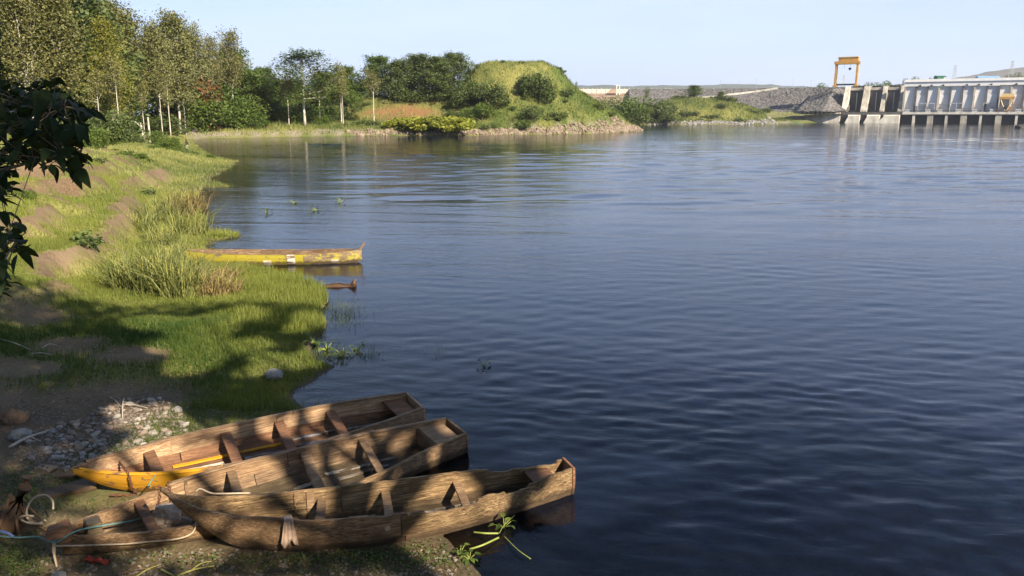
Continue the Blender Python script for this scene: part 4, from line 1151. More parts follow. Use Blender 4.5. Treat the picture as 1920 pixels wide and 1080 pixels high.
class Boat:
    """hull stations in local metres: X bow to stern, +Y far side, Z up"""
    def __init__(s, root, xs, yc, wt, wb, zt, zb, roll=0.0, seed=1):
        s.root, s.xs, s.seed = root, np.array(xs, float), seed
        s.a = dict(yc=yc, wt=wt, wb=wb, zt=zt, zb=zb); s.roll = roll
    def g(s, k, x):
        A = np.array(s.a[k], float); X = s.xs          # smooth interpolation
        x = np.clip(x, X[0], X[-1]); i = np.clip(np.searchsorted(X, x) - 1, 0, len(X) - 2)
        h = X[i + 1] - X[i]; t = (x - X[i]) / h
        M = np.gradient(A, X)
        return (2*t**3-3*t**2+1)*A[i] + (t**3-2*t**2+t)*h*M[i] + (-2*t**3+3*t**2)*A[i+1] + (t**3-t**2)*h*M[i+1]
    def pt(s, x, side, v, inset=0.0):
        """v 0 chine, 1 gunwale; side +1 far, -1 near"""
        yc, wt, wb, zt, zb = (s.g(k, x) for k in ('yc', 'wt', 'wb', 'zt', 'zb'))
        w = np.maximum(wb + (wt - wb) * v + .035 * np.sin(np.pi * np.clip(v, 0, 1)) - inset, 0.004)
        y = yc + side * w; z = zb + (zt - zb) * v
        return np.stack([np.broadcast_to(x, y.shape), y, z + s.roll * y], -1)
    def plank(s, name, mat, side, x0, x1, v0, v1, th=.03, jag=0.0, parent=None, n=None, off=0.0):
        n = n or max(6, int((x1 - x0) * 30)); mrow = 5
        u = np.linspace(x0, x1, n)
        top = np.full(n, v1)
        if jag:
            jg = fbm(u * 1.9 + s.seed * 9, u * 0 + side, s.seed, 3); j2 = fbm(u * 11 + s.seed, u * 0 + side * 3, s.seed + 5, 3)
            top = v1 - jag * np.clip(np.where(jg > .22, .75, .1) + jg * .8 + j2 * .35, -.15, 1.3)
        rows_o, rows_i = [], []
        for k in range(mrow):
            f = k / (mrow - 1); vv = v0 + (top - v0) * f
            rows_o.append(s.pt(u, side, vv, off)); rows_i.append(s.pt(u, side, vv, off + th))
        Vo = np.stack(rows_o); Vi = np.stack(rows_i)
        V = np.concatenate([Vo.reshape(-1, 3), Vi.reshape(-1, 3)]); N = n * mrow
        i = np.arange(n - 1)[None] + n * np.arange(mrow - 1)[:, None]
        q = np.stack([i, i + 1, i + 1 + n, i + n], -1).reshape(-1, 4)
        e = np.arange(n - 1); t = e + n * (mrow - 1)
        c = np.arange(mrow - 1) * n
        F = np.concatenate([q, q[:, ::-1] + N, np.stack([t, t + 1, t + 1 + N, t + N], -1), np.stack([e + 1, e, e + N, e + 1 + N], -1),
                            np.stack([c, c + n, c + n + N, c + N], -1), np.stack([c + 2*n - 1, c + n - 1, c + n - 1 + N, c + 2*n - 1 + N], -1)])
        if side > 0: F = F[:, ::-1]
        return link(name, mesh_np(name, V, F, mat), parent or s.root)
    def floor(s, mat, x0, x1, lanes=3, lift=.02, name='floor_plank'):
        for k in range(lanes):
            f0, f1 = -1 + 2 * k / lanes + .015, -1 + 2 * (k + 1) / lanes - .015
            u = np.linspace(x0, x1, 26); yc, wb, zb = s.g('yc', u), s.g('wb', u) - .012, s.g('zb', u)
            rows = []
            for f, dz in ((f0, 0), (f1, 0), (f1, .025), (f0, .025)):
                y = yc + f * wb; rows.append(np.stack([u, y, zb + lift + dz + s.roll * y], -1))
            n = 26; V = np.concatenate(rows); e = np.arange(n - 1)
            F = [np.stack([e + a * n, e + 1 + a * n, e + 1 + b * n, e + b * n], -1)[:, ::-1] for a, b in ((0, 1), (1, 2), (2, 3), (3, 0))]
            F.append(np.array([[0, n, 2*n, 3*n], [n-1, 4*n-1, 3*n-1, 2*n-1]]))
            link(name, mesh_np(name, V, np.concatenate(F), mat), s.root)
    def batten(s, mat, x0, x1, f0, f1, w=.05, lift=.05):
        u = np.linspace(x0, x1, 16); f = np.linspace(f0, f1, 16)
        y = s.g('yc', u) + f * s.g('wb', u); z = s.g('zb', u) + lift + s.roll * y
        mb = MB()
        for i in range(15):
            mb.hexa([(u[i], y[i]-w/2, z[i]), (u[i+1], y[i+1]-w/2, z[i+1]), (u[i+1], y[i+1]+w/2, z[i+1]), (u[i], y[i]+w/2, z[i])],
                    [(u[i], y[i]-w/2, z[i]+.018), (u[i+1], y[i+1]-w/2, z[i+1]+.018), (u[i+1], y[i+1]+w/2, z[i+1]+.018), (u[i], y[i]+w/2, z[i]+.018)])
        return mb.build('floor_batten', mat, s.root)
    def thwart(s, mat, x, v=.72, w=.16, th=.035, skew=0.0, name='thwart', x1=None):
        a = s.pt(np.array([x - skew]), -1, v, .032)[0]; b = s.pt(np.array([x + skew]), 1, v, .032)[0]
        a2 = s.pt(np.array([x - skew + w]), -1, v, .032)[0]; b2 = s.pt(np.array([x + skew + w]), 1, v, .032)[0]
        q = [Vector(a), Vector(a2), Vector(b2), Vector(b)]; up = Vector((0, 0, th))
        o = MB().hexa(q, [p + up for p in q]).build(name, mat, s.root); return bev(o, .006)
    def rib(s, mat, x, side, w=.05, v0=.05, v1=.97):
        vs = np.linspace(v0, v1, 5); mb = MB()
        for a, b in zip(vs, vs[1:]):
            p = [Vector(s.pt(np.array([q]), side, vv, ins)[0]) for vv in (a, b) for q, ins in ((x, .031), (x + w, .031), (x + w, .055), (x, .055))]
            mb.hexa(p[:4], p[4:])
        return mb.build('rib', mat, s.root)
    def transom(s, mat, x, over=.02, th=.035, name='transom'):
        n = 5; mb = MB(); vs = np.linspace(0, 1 + over, n)
        for a, b in zip(vs, vs[1:]):
            q = []
            for v in (a, b):
                L_, R_ = Vector(s.pt(np.array([x]), -1, v)[0]), Vector(s.pt(np.array([x]), 1, v)[0])
                q += [L_, R_, R_ + Vector((th, 0, 0)), L_ + Vector((th, 0, 0))]
            mb.hexa(q[:4], q[4:])
        return mb.build(name, mat, s.root)
    def rail(s, mat, side, x0, x1, w=.035, h=.03, drop=.0, name='gunwale_rail'):
        u = np.linspace(x0, x1, max(8, int((x1 - x0) * 8)))
        p = s.pt(u, side, np.full(len(u), 1.0), .015); mb = MB()
        for a, b in zip(p, p[1:]):
            a, b = Vector(a) + Vector((0, 0, .004 - drop)), Vector(b) + Vector((0, 0, .004 - drop)); y = Vector((0, w / 2 + .012, 0)); z = Vector((0, 0, h))
            mb.hexa([a - y, b - y, b + y, a + y], [a - y + z, b - y + z, b + y + z, a + y + z])
        return mb.build(name, mat, s.root)
    def world(s, x, side, v, ins=0.0):
        return s.root.matrix_basis @ Vector(s.pt(np.array([float(x)]), side, v, ins)[0])
def boat_root(name, bow, stern, label, cat='boat'):
    b, e = Vector(bow), Vector(stern); d = e - b
    o = empty(name, (b.x, b.y, 0), math.atan2(d.y, d.x), label, cat, 'wooden boats on the bank')
    bpy.context.view_layer.update()
    return o, math.hypot(d.x, d.y)
def butt(n, a, b, seed):
    rr = random.Random(seed); q = [a] + sorted(a + (b - a) * (k + .5 * rr.random() - .25) / n for k in range(1, n)) + [b]
    return list(zip(q, q[1:]))

# --- nearest boat, rough and broken edged
r3, L3 = boat_root('wooden_boat', (-3.93, 8.40), (0.75, 10.10), 'nearest weathered wooden boat with ragged edges and a rag over its side')
B3 = Boat(r3, [0, .25, .6, 1.0, 1.8, 2.6, 3.4, 4.2, L3], [0, 0, -.02, -.08, -.20, -.24, -.19, -.08, 0],
          [.012, .12, .24, .32, .41, .45, .42, .32, .18], [.008, .03, .12, .22, .34, .37, .33, .25, .13],
          [.80, .67, .56, .51, .47, .43, .40, .38, .38], [.74, .44, .14, .02, .00, -.01, -.03, -.05, -.07], seed=3)
for sd in (-1, 1):
    for k, (a, b) in enumerate(butt(2, .02, L3, 31 + sd)):
        B3.plank('side_plank', W_GREY if (a < 1 and sd < 0) else W_BARKY, sd, a, b - .012, .30, 1.0, .035, jag=.15 if a > 1 else .05)
    for a, b in butt(2, .05, L3, 34 + sd): B3.plank('lower_plank', W_GREY if sd < 0 else W_BARKY, sd, a, b - .01, .0, .285, .035)
B3.floor(W_FLOOR, .75, L3 - .03, 3, .05)
B3.transom(W_RED, L3, .03)
for x, sk in ((1.62, .06), (2.42, .05), (3.38, .04)): B3.thwart(W_GREY, x, .66, .11, .035, sk)
B3.thwart(W_RED, 4.42, .72, .34, .03, 0, 'stern_seat')
MB().tube([(-.05, 0, .86), (.05, 0, .76), (.34, -.005, .38), (.72, -.03, .04)], [.028, .034, .034, .026], 6).build('bow_post', W_GREY, r3, sm=True)
B3.rib(W_TAN, 1.55, 1, .09); B3.rib(W_GREY, 1.40, 1, .02); B3.rib(W_GREY, 2.2, -1, .06)
for a, b, f in ((1.7, 2.5, .45), (2.6, 4.2, .4), (1.2, 1.55, -.1)): B3.batten(W_WHITE, a, b, f, f - .08, .07, .085)
MB().tube([(0, -.006, 0), (0, .006, 0)], .035, 9).build('patch', ROPE_P, r3, B3.pt(np.array([2.38]), -1, .62)[0])
# rag hanging over the near side
def cloth_strip(name, label, top, out, w, L, mat, seed, fold=.012, flare=1.3):
    rng = np.random.default_rng(seed); n, mr = 13, 16
    V = []
    ax = Vector((out[1], -out[0], 0)).normalized() * -1; o = Vector(out).normalized()
    for j in range(mr):
        t = j / (mr - 1)
        for i in range(n):
            u = i / (n - 1) - .5
            ww = w * (.55 + (flare - .55) * t)
            q = Vector(top) + ax * (u * ww) + o * (.03 + fold * math.sin(u * 22 + 2 * t) * (.4 + t) + .02 * math.sin(math.pi * min(t * 2, 1)))
            if t < .16: q = q - o * (.16 - t) * .55 
            q.z += .012 - max(0, t - .12) * L * (1 + .12 * math.sin(u * 9 + seed) * (t > .9))
            V.append(q)
    i = np.arange(n - 1)[None] + n * np.arange(mr - 1)[:, None]
    F = np.stack([i, i + 1, i + 1 + n, i + n], -1).reshape(-1, 4)
    o_ = link(name, mesh_np(name, [tuple(q) for q in V], F, mat, True)); tag(o_, label, 'cloth')
    sm_ = o_.modifiers.new('solid', 'SOLIDIFY'); sm_.thickness = .004
    return o_
RAG = simple('tan_rag', (0.44, 0.32, 0.23), (0.30, 0.20, 0.14), 14, .95, .4, .01)
dirn = Vector((math.cos(r3.rotation_euler.z - math.pi / 2), math.sin(r3.rotation_euler.z - math.pi / 2), 0))
cloth_strip('rag', 'thin tan rag hanging over the near side of the nearest boat', B3.world(1.28, -1, 1.0), dirn, .15, .36, RAG, 4)

# --- middle boat, wide, with white paint marks on its floor
r2, L2 = boat_root('wooden_boat', (-5.13, 8.22), (-0.86, 11.52), 'middle brown wooden boat with white paint marks on its wet floor')
B2 = Boat(r2, [0, .3, .7, 1.2, 2.0, 2.9, 3.8, 4.6, L2], [0, 0, -.02, -.05, -.12, -.14, -.10, -.03, 0],
          [.05, .18, .31, .45, .58, .60, .54, .40, .28], [.03, .10, .22, .34, .46, .49, .44, .33, .22],
          [.40, .38, .36, .37, .38, .37, .36, .35, .34], [.16, .10, .06, .04, .02, .01, -.02, -.05, -.08], roll=.15, seed=7)
for sd in (-1, 1):
    for a, b in butt(2, .02, L2, 41 + sd): B2.plank('side_plank', W_GREY, sd, a, b - .012, .52, 1.0, .032, jag=.04)
    for a, b in butt(2, .04, L2, 44 + sd): B2.plank('lower_plank', W_GREY if sd > 0 else W_BARKY, sd, a, b - .01, .0, .505, .032)
B2.rail(W_TAN, 1, 1.3, L2, .03, .022); B2.rail(W_BARKY, -1, 2.6, L2, .028, .02)
B2.floor(W_FLOOR, .35, L2 - .03, 4, .05)
B2.transom(W_GREY, L2, .02)
for x, sk in ((.88, .0), (1.95, .10), (2.95, .12), (3.85, .10)): B2.thwart(W_GREY if x > 1 else W_RED, x, .78, .12 if x != 2.95 else .14, .04, sk)
B2.thwart(W_TAN, L2 - .50, .84, .42, .03, 0, 'stern_seat')
o = B2.transom(W_GREY, L2 - .52, -.16, .025, 'stern_bulkhead')
for a, b, f0, f1, w in ((1.3, 2.1, .25, .2, .07), (2.1, 3.1, .10, .30, .08), (2.2, 2.75, -.65, -.55, .08), (3.3, 4.4, .55, .45, .07), (3.4, 4.2, .15, .1, .05), (3.3, 3.9, -.6, -.5, .06)):
    B2.batten(W_WHITE, a, b, f0, f1, w, .08)
MB().hexa([(2.42, -.30, .075), (2.49, -.30, .075), (2.49, .0, .09), (2.42, .0, .09)], [(2.42, -.30, .092), (2.49, -.30, .092), (2.49, .0, .107), (2.42, .0, .107)]).build('floor_batten', W_WHITE, r2)
bev(MB().hexa([(-.12, -.09, .38), (.16, -.14, .36), (.18, .15, .38), (-.10, .10, .39)], [(-.10, -.07, .47), (.12, -.06, .50), (.14, .08, .51), (-.06, .06, .49)]).build('bow_block', W_RED, r2), .01)
bev(MB().box(.30, .46, -.05, .16, .26, .42).build('bow_thwart', W_FLOOR, r2), .01)
B2.rib(W_GREY, 1.5, 1, .04)
# --- yellow boat
r1, L1 = boat_root('wooden_boat', (-5.76, 9.70), (-1.62, 12.56), 'yellow painted wooden boat, farthest of the three beached side by side')
B1 = Boat(r1, [0, .3, .7, 1.2, 2.0, 2.8, 3.6, 4.4, L1], [0, -.02, -.06, -.10, -.14, -.12, -.06, -.02, 0],
          [.02, .18, .33, .46, .55, .55, .50, .41, .30], [.012, .06, .18, .30, .42, .44, .40, .32, .24],
          [.50, .46, .42, .41, .40, .39, .38, .37, .37], [.44, .24, .10, .07, .05, .03, .0, -.04, -.08], roll=.15, seed=11)
for sd in (-1, 1):
    for k, (a, b) in enumerate(butt(2, .02, L1, 51 + sd) if sd > 0 else [(.02, 1.75), (1.75, L1 - .95), (L1 - .95, L1)]):
        o = B1.plank('side_plank', W_TAN if sd > 0 else (W_YEL if k == 0 else W_TAN), sd, a, b - .012, .45, 1.0, .032, jag=.03)
    for k, (a, b) in enumerate(((.05, 1.05), (1.06, 1.4), (1.41, L1 - 1.0), (L1 - .99, L1))):
        B1.plank('lower_plank', (W_YEL, W_GRN, W_GREY, W_YEL)[k] if sd < 0 else W_RED, sd, a, b - .006, .0, .435, .032)
B1.plank('inner_plank', W_TAN, 1, 1.3, L1 - .02, .46, .97, .008, off=.034)
B1.rail(W_TAN, 1, .2, L1 * .62, .034, .025); B1.rail(W_TAN, 1, L1 * .62 + .01, L1, .034, .025); B1.rail(W_YEL, -1, .1, 1.75, .032, .024); B1.rail(W_TAN, -1, 1.76, L1, .032, .024)
B1.floor(W_RED, .5, L1 - .03, 4, .05); B1.transom(W_TAN, L1, .02)
for x, sk in ((.92, .0), (1.95, .05), (2.75, .06), (3.6, .05)): B1.thwart(W_RED, x, .70, .15, .04, sk)
B1.thwart(W_RED, L1 - .42, .80, .34, .03, 0, 'stern_seat')
for a, b, f0, f1, m_ in ((1.25, 2.0, .55, .5, W_YEL), (2.1, 2.8, .5, .45, W_YEL), (2.2, 2.8, .05, 0, W_BLUE), (2.9, 3.7, .6, .55, W_BLUE), (2.9, 3.6, .12, -.1, W_BLUE), (3.75, 4.6, .55, .4, W_WHITE), (1.2, 1.9, 0, .05, W_WHITE), (3.3, 3.6, -.3, .1, W_BLUE)):
    B1.batten(m_, a, b, f0, f1, .075, .08)
B1.rib(W_GREY, 2.85, 1, .03); B1.rib(W_TAN, L1 - .06, 1, .05)
# --- moss yellow boat in the reeds
q0, q1 = G(352, 493, 0), G(684, 487, 0)
r4, L4 = boat_root('wooden_boat', (q0.x, q0.y - .1), (q1.x, q1.y - .45), 'long mossy yellow boat floating beyond the reeds with its end raised')
B4 = Boat(r4, [0, .5, 1.2, 2.4, 3.6, 4.8, L4 - .25, L4], [0, 0, 0, 0, 0, 0, 0, 0], [.06, .25, .42, .50, .50, .42, .20, .04],
          [.04, .18, .30, .38, .38, .30, .10, .02], [.46, .44, .40, .37, .36, .38, .42, .44], [.08, -.02, -.06, -.08, -.08, -.07, -.02, .08], seed=14)
for sd in (-1, 1):
    for a, b in butt(3, .02, L4, 61 + sd):
        B4.plank('side_plank', (W_MOSSY if a < L4 * .6 else W_MOSSY2) if sd < 0 else W_GREY, sd, a, b - .012, 0, 1.0, .035, jag=.04)
B4.floor(W_FLOOR, .3, L4 - .4, 3, .10)
B4.rail(W_TAN, -1, .1, L4 - .1, .03, .02); B4.rail(W_GREY, 1, .1, L4 - .1, .03, .02)
for x in (1.5, 3.2, 4.6): B4.thwart(W_GREY, x, .8, .16)
MB().tube([(L4 - .14, 0, .34), (L4 + .0, 0, .54), (L4 + .10, 0, .68)], [.05, .045, .035], 6).build('end_post', W_GREY, r4)
for x, v0, v1 in ((2.75, .05, .55), (3.55, .25, 1.0), (5.0, .25, .5)):
    B4.plank('patch_board', W_WHITE, -1, x, x + .26, v0, v1, .012, off=-.014)
# --- sunken brown boat end
q0, q1 = G(605, 536, 0.02), G(666, 535, 0.0)
r5, L5 = boat_root('sunken_boat_end', (q0.x, q0.y), (q1.x, q1.y - .1), 'reddish brown boat end poking out of the water by the grass', 'boat')
B5 = Boat(r5, [0, .4, .9, L5], [0, 0, 0, 0], [.10, .14, .17, .20], [.06, .09, .12, .15], [.03, .08, .14, .19], [-.12, -.1, -.07, -.04], seed=17)
for sd in (-1, 1): B5.plank('side_plank', W_RED, sd, .0, L5, 0, 1.0, .03)
B5.transom(W_RED, L5, .0); B5.floor(W_RED, .05, L5 - .02, 2, .1)

# ------------------------------------------------------------------ ropes, chains and small things by the boats
def curve_pts(ctrl, n=24, sag=0.0):
    c = [Vector(q) for q in ctrl]; c = [c[0] * 2 - c[1]] + c + [c[-1] * 2 - c[-2]]
    out = []
    for i in range(1, len(c) - 2):
        for k in range(n):
            t = k / n; a, b, d, e = c[i-1], c[i], c[i+1], c[i+2]
            out.append(.5 * ((2*b) + (d - a)*t + (2*a - 5*b + 4*d - e)*t*t + (-a + 3*b - 3*d + e)*t**3))
    out.append(c[-2]); return out
def rope(name, label, ctrl, rad, mat, cat='rope', n=10):
    pts = curve_pts(ctrl, n); o0 = pts[0]
    o = MB().tube([q - o0 for q in pts], rad, 6).build(name, mat, None, o0, sm=True)
    return tag(o, label, cat)
def chain(name, label, ctrl, mat, link_l=.055, r=.0075):
    pts = curve_pts(ctrl, 40); root = empty(name, pts[0], 0, label, 'chain')
    acc, k = 0.0, 0
    for a, b in zip(pts, pts[1:]):
        acc += (b - a).length
        if acc >= link_l * .72:
            acc = 0; d = (b - a).normalized(); s = d.cross(Vector((0, 0, 1))); s = s.normalized() if s.length > .01 else Vector((1, 0, 0)); t = d.cross(s)
            w = s if k % 2 else t
            ring = [a - pts[0] + d * math.cos(th) * link_l * .5 + w * math.sin(th) * link_l * .28 for th in np.linspace(0, 2 * math.pi, 9)]
            MB().tube(ring, r, 5, False).build('link', mat, root, sm=True); k += 1
    return root
def near_gun(B, x, up=.02): return B.world(x, -1, 1.0) + Vector((0, 0, up))
p = near_gun(B1, .62); g1 = B1.world(.75, -1, .05)
chain('rusty_chain', 'rusty chain hanging over the yellow bow', [B1.world(.6, 1, .7, .05), p + Vector((0, 0, .01)), B1.world(.66, -1, .5) + Vector((.02, -.05, 0)), B1.world(.7, -1, .08) + Vector((.02, -.06, -.02)), B1.world(.4, -1, .0) + Vector((.1, -.14, -.05))], RUSTY)
f2 = B2.world(1.2, 1, 1.0) + Vector((0, 0, .02))
chain('rusty_chain', 'rusty chain looped over the far side of the middle boat', [f2 + Vector((-.02, .12, -.15)), f2, B2.world(1.18, 1, .7, .06), B2.world(1.08, 1, .25, .12), B2.world(.95, 1, .1, .28), B2.world(.92, -1, .1, .34)], RUSTY)
chain('rusty_chain', 'second short rusty chain on the far side of the middle boat', [f2 + Vector((.13, .2, -.1)), f2 + Vector((.10, .075, .02)), B2.world(1.32, 1, .6, .07), B2.world(1.3, 1, .2, .16)], RUSTY)
bow2 = Vector(r2.location) + Vector((.02, -.02, .36))
rope('tie_rope', 'pale rope running from the middle boat bow along its side to the nearest boat',
     [bow2 + Vector((.02, -.08, -.06)), B2.world(.35, -1, .62) + Vector((.02, -.03, 0)), B2.world(.8, -1, .62) + Vector((.02, -.03, 0)), B2.world(1.3, -1, .80) + Vector((.04, -.05, .0)), B3.world(.34, 1, 1.0) + Vector((-.06, .06, .03)), B3.world(.5, 1, 1.0, -.01) + Vector((0, 0, .025)), B3.world(.9, 1, 1.0, .01) + Vector((0, 0, .02))], .011, ROPE_P)
rope('mooring_rope', 'green rope stretched from the left edge to the middle boat bow', [G(-20, 1003, .42), G(30, 1008, .40), G(70, 1007, .40), bow2 + Vector((.04, -.1, .0)), bow2 + Vector((.25, .02, .08)), B2.world(.9, 1, .5, .18), B2.world(1.0, 1, .75, .07)], .010, ROPE_G)
rope('mooring_rope', 'faded blue rope end at the left edge below the stump', [G(-25, 996, .44), G(8, 998, .43), G(24, 1006, .42)], .018, ROPE_B)
rope('hanging_rope', 'frayed brown rope end hanging from the middle boat bow', [bow2 + Vector((.0, -.07, -.02)), bow2 + Vector((-.0, -.10, -.14)), bow2 + Vector((.02, -.11, -.33))], [.02] * 10 + [.014] * 11, ROPE_P)
rope('thin_line', 'thin green line from the yellow bow down to the middle boat', [B1.world(.95, -1, 1.0) + Vector((0, 0, .03)), B1.world(.85, -1, .6) + Vector((.02, -.08, 0)), f2 + Vector((-.12, .03, .0))], .008, ROPE_G)
# crumpled clear bag in the middle boat
m, nt, out = newmat('cloudy_plastic')
b_ = principled(nt, out, (0.62, 0.50, 0.38), .25, None, .5); b_.inputs['Transmission Weight'].default_value = .35; b_.inputs['Alpha'].default_value = .9
PLASTIC = m
bl = B2.world(1.18, -1, .1, .40)
o = link('plastic_bag', rock_mesh('plastic_bag', 12, .20, .17, .17, PLASTIC, 4, .55), None, bl + Vector((0.02, .06, .17)))
tag(o, 'crumpled cloudy plastic bag lying in the middle boat', 'bag')
# stump with roots and ropes at the left edge
STUMP = simple('root_wood', (0.20, 0.12, 0.065), (0.09, 0.05, 0.028), 6, .9, .6, .03, (1, 1, .4))
st = G(20, 975, .25)
e = empty('stump', (st.x, st.y, gz(st.x, st.y)), 0, 'dark splintered stump tangled with roots at the left edge by the boats', 'stump')
mb = MB(); mb.tube([(-.15, .1, -.1), (-.02, .08, .25), (.16, .10, .55), (.20, .11, .68)], [.2, .14, .08, .06], 8); mb.build('trunk', STUMP, e, sm=True)
rr = random.Random(9)
for k in range(16):
    a = rr.random() * 6.28; l = .25 + .4 * rr.random()
    MB().tube([(-.03, .08, .2 + .3 * rr.random()), (math.cos(a) * l * .5, math.sin(a) * l * .5 + .05, .2 * rr.random() + .1), (math.cos(a) * l, math.sin(a) * l, -.02)], [.03, .02, .007], 5).build('root', STUMP, e, sm=True)
def loop_rope(label, c, r, tilt):
    rope('rope_coil', label, [Vector(c) + Vector((r * math.cos(t), r * .6 * math.sin(t), tilt * math.sin(t))) for t in np.linspace(0, 5.2, 9)], .013, ROPE_P)
loop_rope('pale rope loop hanging from the splintered stump', G(75, 955, .35), .16, .14)
loop_rope('second pale rope loop lower on the splintered stump', G(62, 975, .30), .14, -.1)
# old plank half buried left of the yellow bow
q = G(135, 912, .12)
e = empty('old_plank', (q.x, q.y, gz(q.x, q.y)), R(25), 'old plank half buried left of the yellow boat bow', 'plank')
bev(MB().hexa([(-.35, -.15, -.05), (.3, -.16, .02), (.32, .15, .02), (-.35, .17, -.05)], [(-.35, -.15, .02), (.3, -.16, .09), (.32, .15, .09), (-.35, .17, .02)]).build('board', W_GREY, e), .008)
q = G(100, 890, .15)
e = empty('split_board', (q.x, q.y, gz(q.x, q.y) + .02), R(8), 'split pale board lying on the ground before the yellow bow', 'plank')
for k in range(3): MB().hexa([(0, k * .045, .02), (.42 - .05 * k, k * .045, .03), (.40 - .05 * k, k * .045 + .038, .03), (0.02, k * .045 + .038, .02)], [(0, k * .045, .045), (.42 - .05 * k, k * .045, .05), (.40 - .05 * k, k * .045 + .038, .05), (.02, k * .045 + .038, .045)]).build('splinter', W_TAN, e)
# red rag
q = G(182, 1053, .08)
RED = simple('red_cloth', (0.48, 0.07, 0.045), (0.30, 0.035, 0.025), 12, .8, .5, .01)
n, mr = 14, 8; V = []
for j in range(mr):
    for i in range(n):
        u, w = i / (n - 1), j / (mr - 1)
        V.append((u * .26 - .13, (w - .5) * .10 * (1 - .5 * u), .03 + .022 * math.sin(w * 9 + u * 4) + .015 * math.sin(u * 13) + .02 * (1 - u)))
i = np.arange(n - 1)[None] + n * np.arange(mr - 1)[:, None]
o = link('red_cloth', mesh_np('red_cloth', V, np.stack([i, i + 1, i + 1 + n, i + n], -1).reshape(-1, 4), RED, True), None, (q.x, q.y, gz(q.x, q.y)))
o.modifiers.new('solid', 'SOLIDIFY').thickness = .004
tag(o, 'crumpled red cloth on the ground below the middle boat bow', 'cloth')
# driftwood and sticks
DRIFT = simple('bleached_driftwood', (0.46, 0.40, 0.32), (0.28, 0.23, 0.17), 10, .9, .3, .01)
def stick(px0, py0, px1, py1, r, label, bend=.03, mat=None, up=.02):
    a, b = G(px0, py0, .2), G(px1, py1, .2)
    for q in (a, b): q.z = max(gz(q.x, q.y), 0) + up + r
    mid = (a + b) / 2 + Vector((0, 0, bend))
    mid.z = max(mid.z, max(gz(mid.x, mid.y), 0) + r)
    tag(MB().tube([q - a for q in curve_pts([a, mid, b], 6)], [r * (1 - .04 * k) for k in range(13)], 6).build('stick', mat or DRIFT, None, a, sm=True), label, 'stick')
stick(15, 828, 92, 796, .022, 'thick bleached stick left of the stones'); stick(28, 818, 85, 800, .016, 'thin bleached stick beside the thick one left of the stones')
stick(40, 808, 75, 815, .012, 'short bleached stick crossing the pair left of the stones')
stick(228, 770, 232, 735, .010, 'upright forked twig standing in the stones', .08); stick(226, 748, 275, 752, .010, 'thin twig lying across the top of the stones')
stick(205, 735, 226, 752, .008, 'thin twig leaning to the forked twig in the stones')
stick(0, 660, 60, 665, .014, 'grey twig on the shaded bank at the left edge'); stick(80, 660, 108, 654, .012, 'curved grey twig on the shaded grass', .06)
stick(60, 670, 100, 668, .012, 'second grey twig on the shaded grass, lower')
REEDST = simple('yellow_reed_stalk', (0.42, 0.40, 0.10), (0.28, 0.25, 0.06), 10, .7, .2, .005)
stick(330, 1062, 400, 1043, .012, 'bright yellow reed stalk on the ground before the boats', .02, REEDST); stick(355, 1052, 395, 1034, .008, 'second yellow reed stalk on the ground before the boats', .03, REEDST)
stick(300, 1050, 325, 1062, .013, 'short pale cane on the ground before the middle boat', .0, REEDST)
stick(190, 1070, 290, 1045, .008, 'thin brown stem on the ground by the red cloth', .02, STUMP); stick(250, 1065, 300, 1040, .007, 'thin stem right of the red cloth', .02, REEDST)
# boulder in the grass
GREYROCK = simple('grey_boulder', (0.26, 0.25, 0.22), (0.15, 0.145, 0.13), 6, .9, .4, .02)
q = G(514, 708, .1)
tag(link('boulder', rock_mesh('boulder', 5, .17, .14, .11, GREYROCK, 3, .2), None, (q.x, q.y, .16)), 'round grey boulder in the grass near the water', 'rock')
for k, (px, py, s_) in enumerate(((35, 800, .17), (20, 770, .24), (95, 790, .08), (105, 1055, .09), (130, 1062, .08), (182, 1072, .08))):
    q = G(px, py, .25)
    tag(link('rock', rock_mesh('rock', 80 + k, s_, s_ * .8, s_ * .6, GREYROCK if k != 1 else STUMP, 3, .3), None, (q.x, q.y, gz(q.x, q.y) + s_ * .2)),
        ('rounded grey rock left of the driftwood sticks', 'large dark rock at the left edge above the driftwood', 'pale stone at the tip of the driftwood', 'pale stone left of the red cloth', 'pale stone touching the red cloth', 'greenish stone below the red cloth')[k], 'rock')

# ------------------------------------------------------------------ cobbles behind the boats
ST_M = [simple('stone%d' % k, c, tuple(q * .6 for q in c), 9, .9, .3, .01) for k, c in enumerate(((0.31, 0.27, 0.22), (0.21, 0.175, 0.14), (0.28, 0.21, 0.155), (0.38, 0.34, 0.28)))]
ST_ME = [rock_mesh('stone', 100 + k, 1, .8, .55, ST_M[k % 4], 2, .35) for k in range(8)]
rr = random.Random(21)
stone_poly = [(40, 800), (150, 770), (215, 735), (290, 728), (345, 750), (350, 790), (300, 830), (240, 855), (150, 868), (60, 860)]
def in_poly(x, y, poly):
    c = False; n = len(poly)
    for i in range(n):
        (x0, y0), (x1, y1) = poly[i], poly[(i + 1) % n]
        if (y0 > y) != (y1 > y) and x < (x1 - x0) * (y - y0) / (y1 - y0) + x0: c = not c
    return c
n_st = 0; small = []
while n_st < 230:
    px, py = rr.uniform(30, 360), rr.uniform(720, 875)
    if not in_poly(px, py, stone_poly): continue
    q = G(px, py, .22); z = gz(q.x, q.y); s_ = .034 + .052 * rr.random() ** 2
    o = link('stone', ST_ME[rr.randrange(8)], None, (q.x, q.y, z + s_ * .3)); o.scale = (s_, s_, s_); o.rotation_euler = (rr.uniform(-.4, .4), rr.uniform(-.4, .4), rr.uniform(0, 6.28))
    tag(o, 'pale cobble in the stony patch behind the beached boats', 'stone', 'cobbles behind the beached boats'); n_st += 1
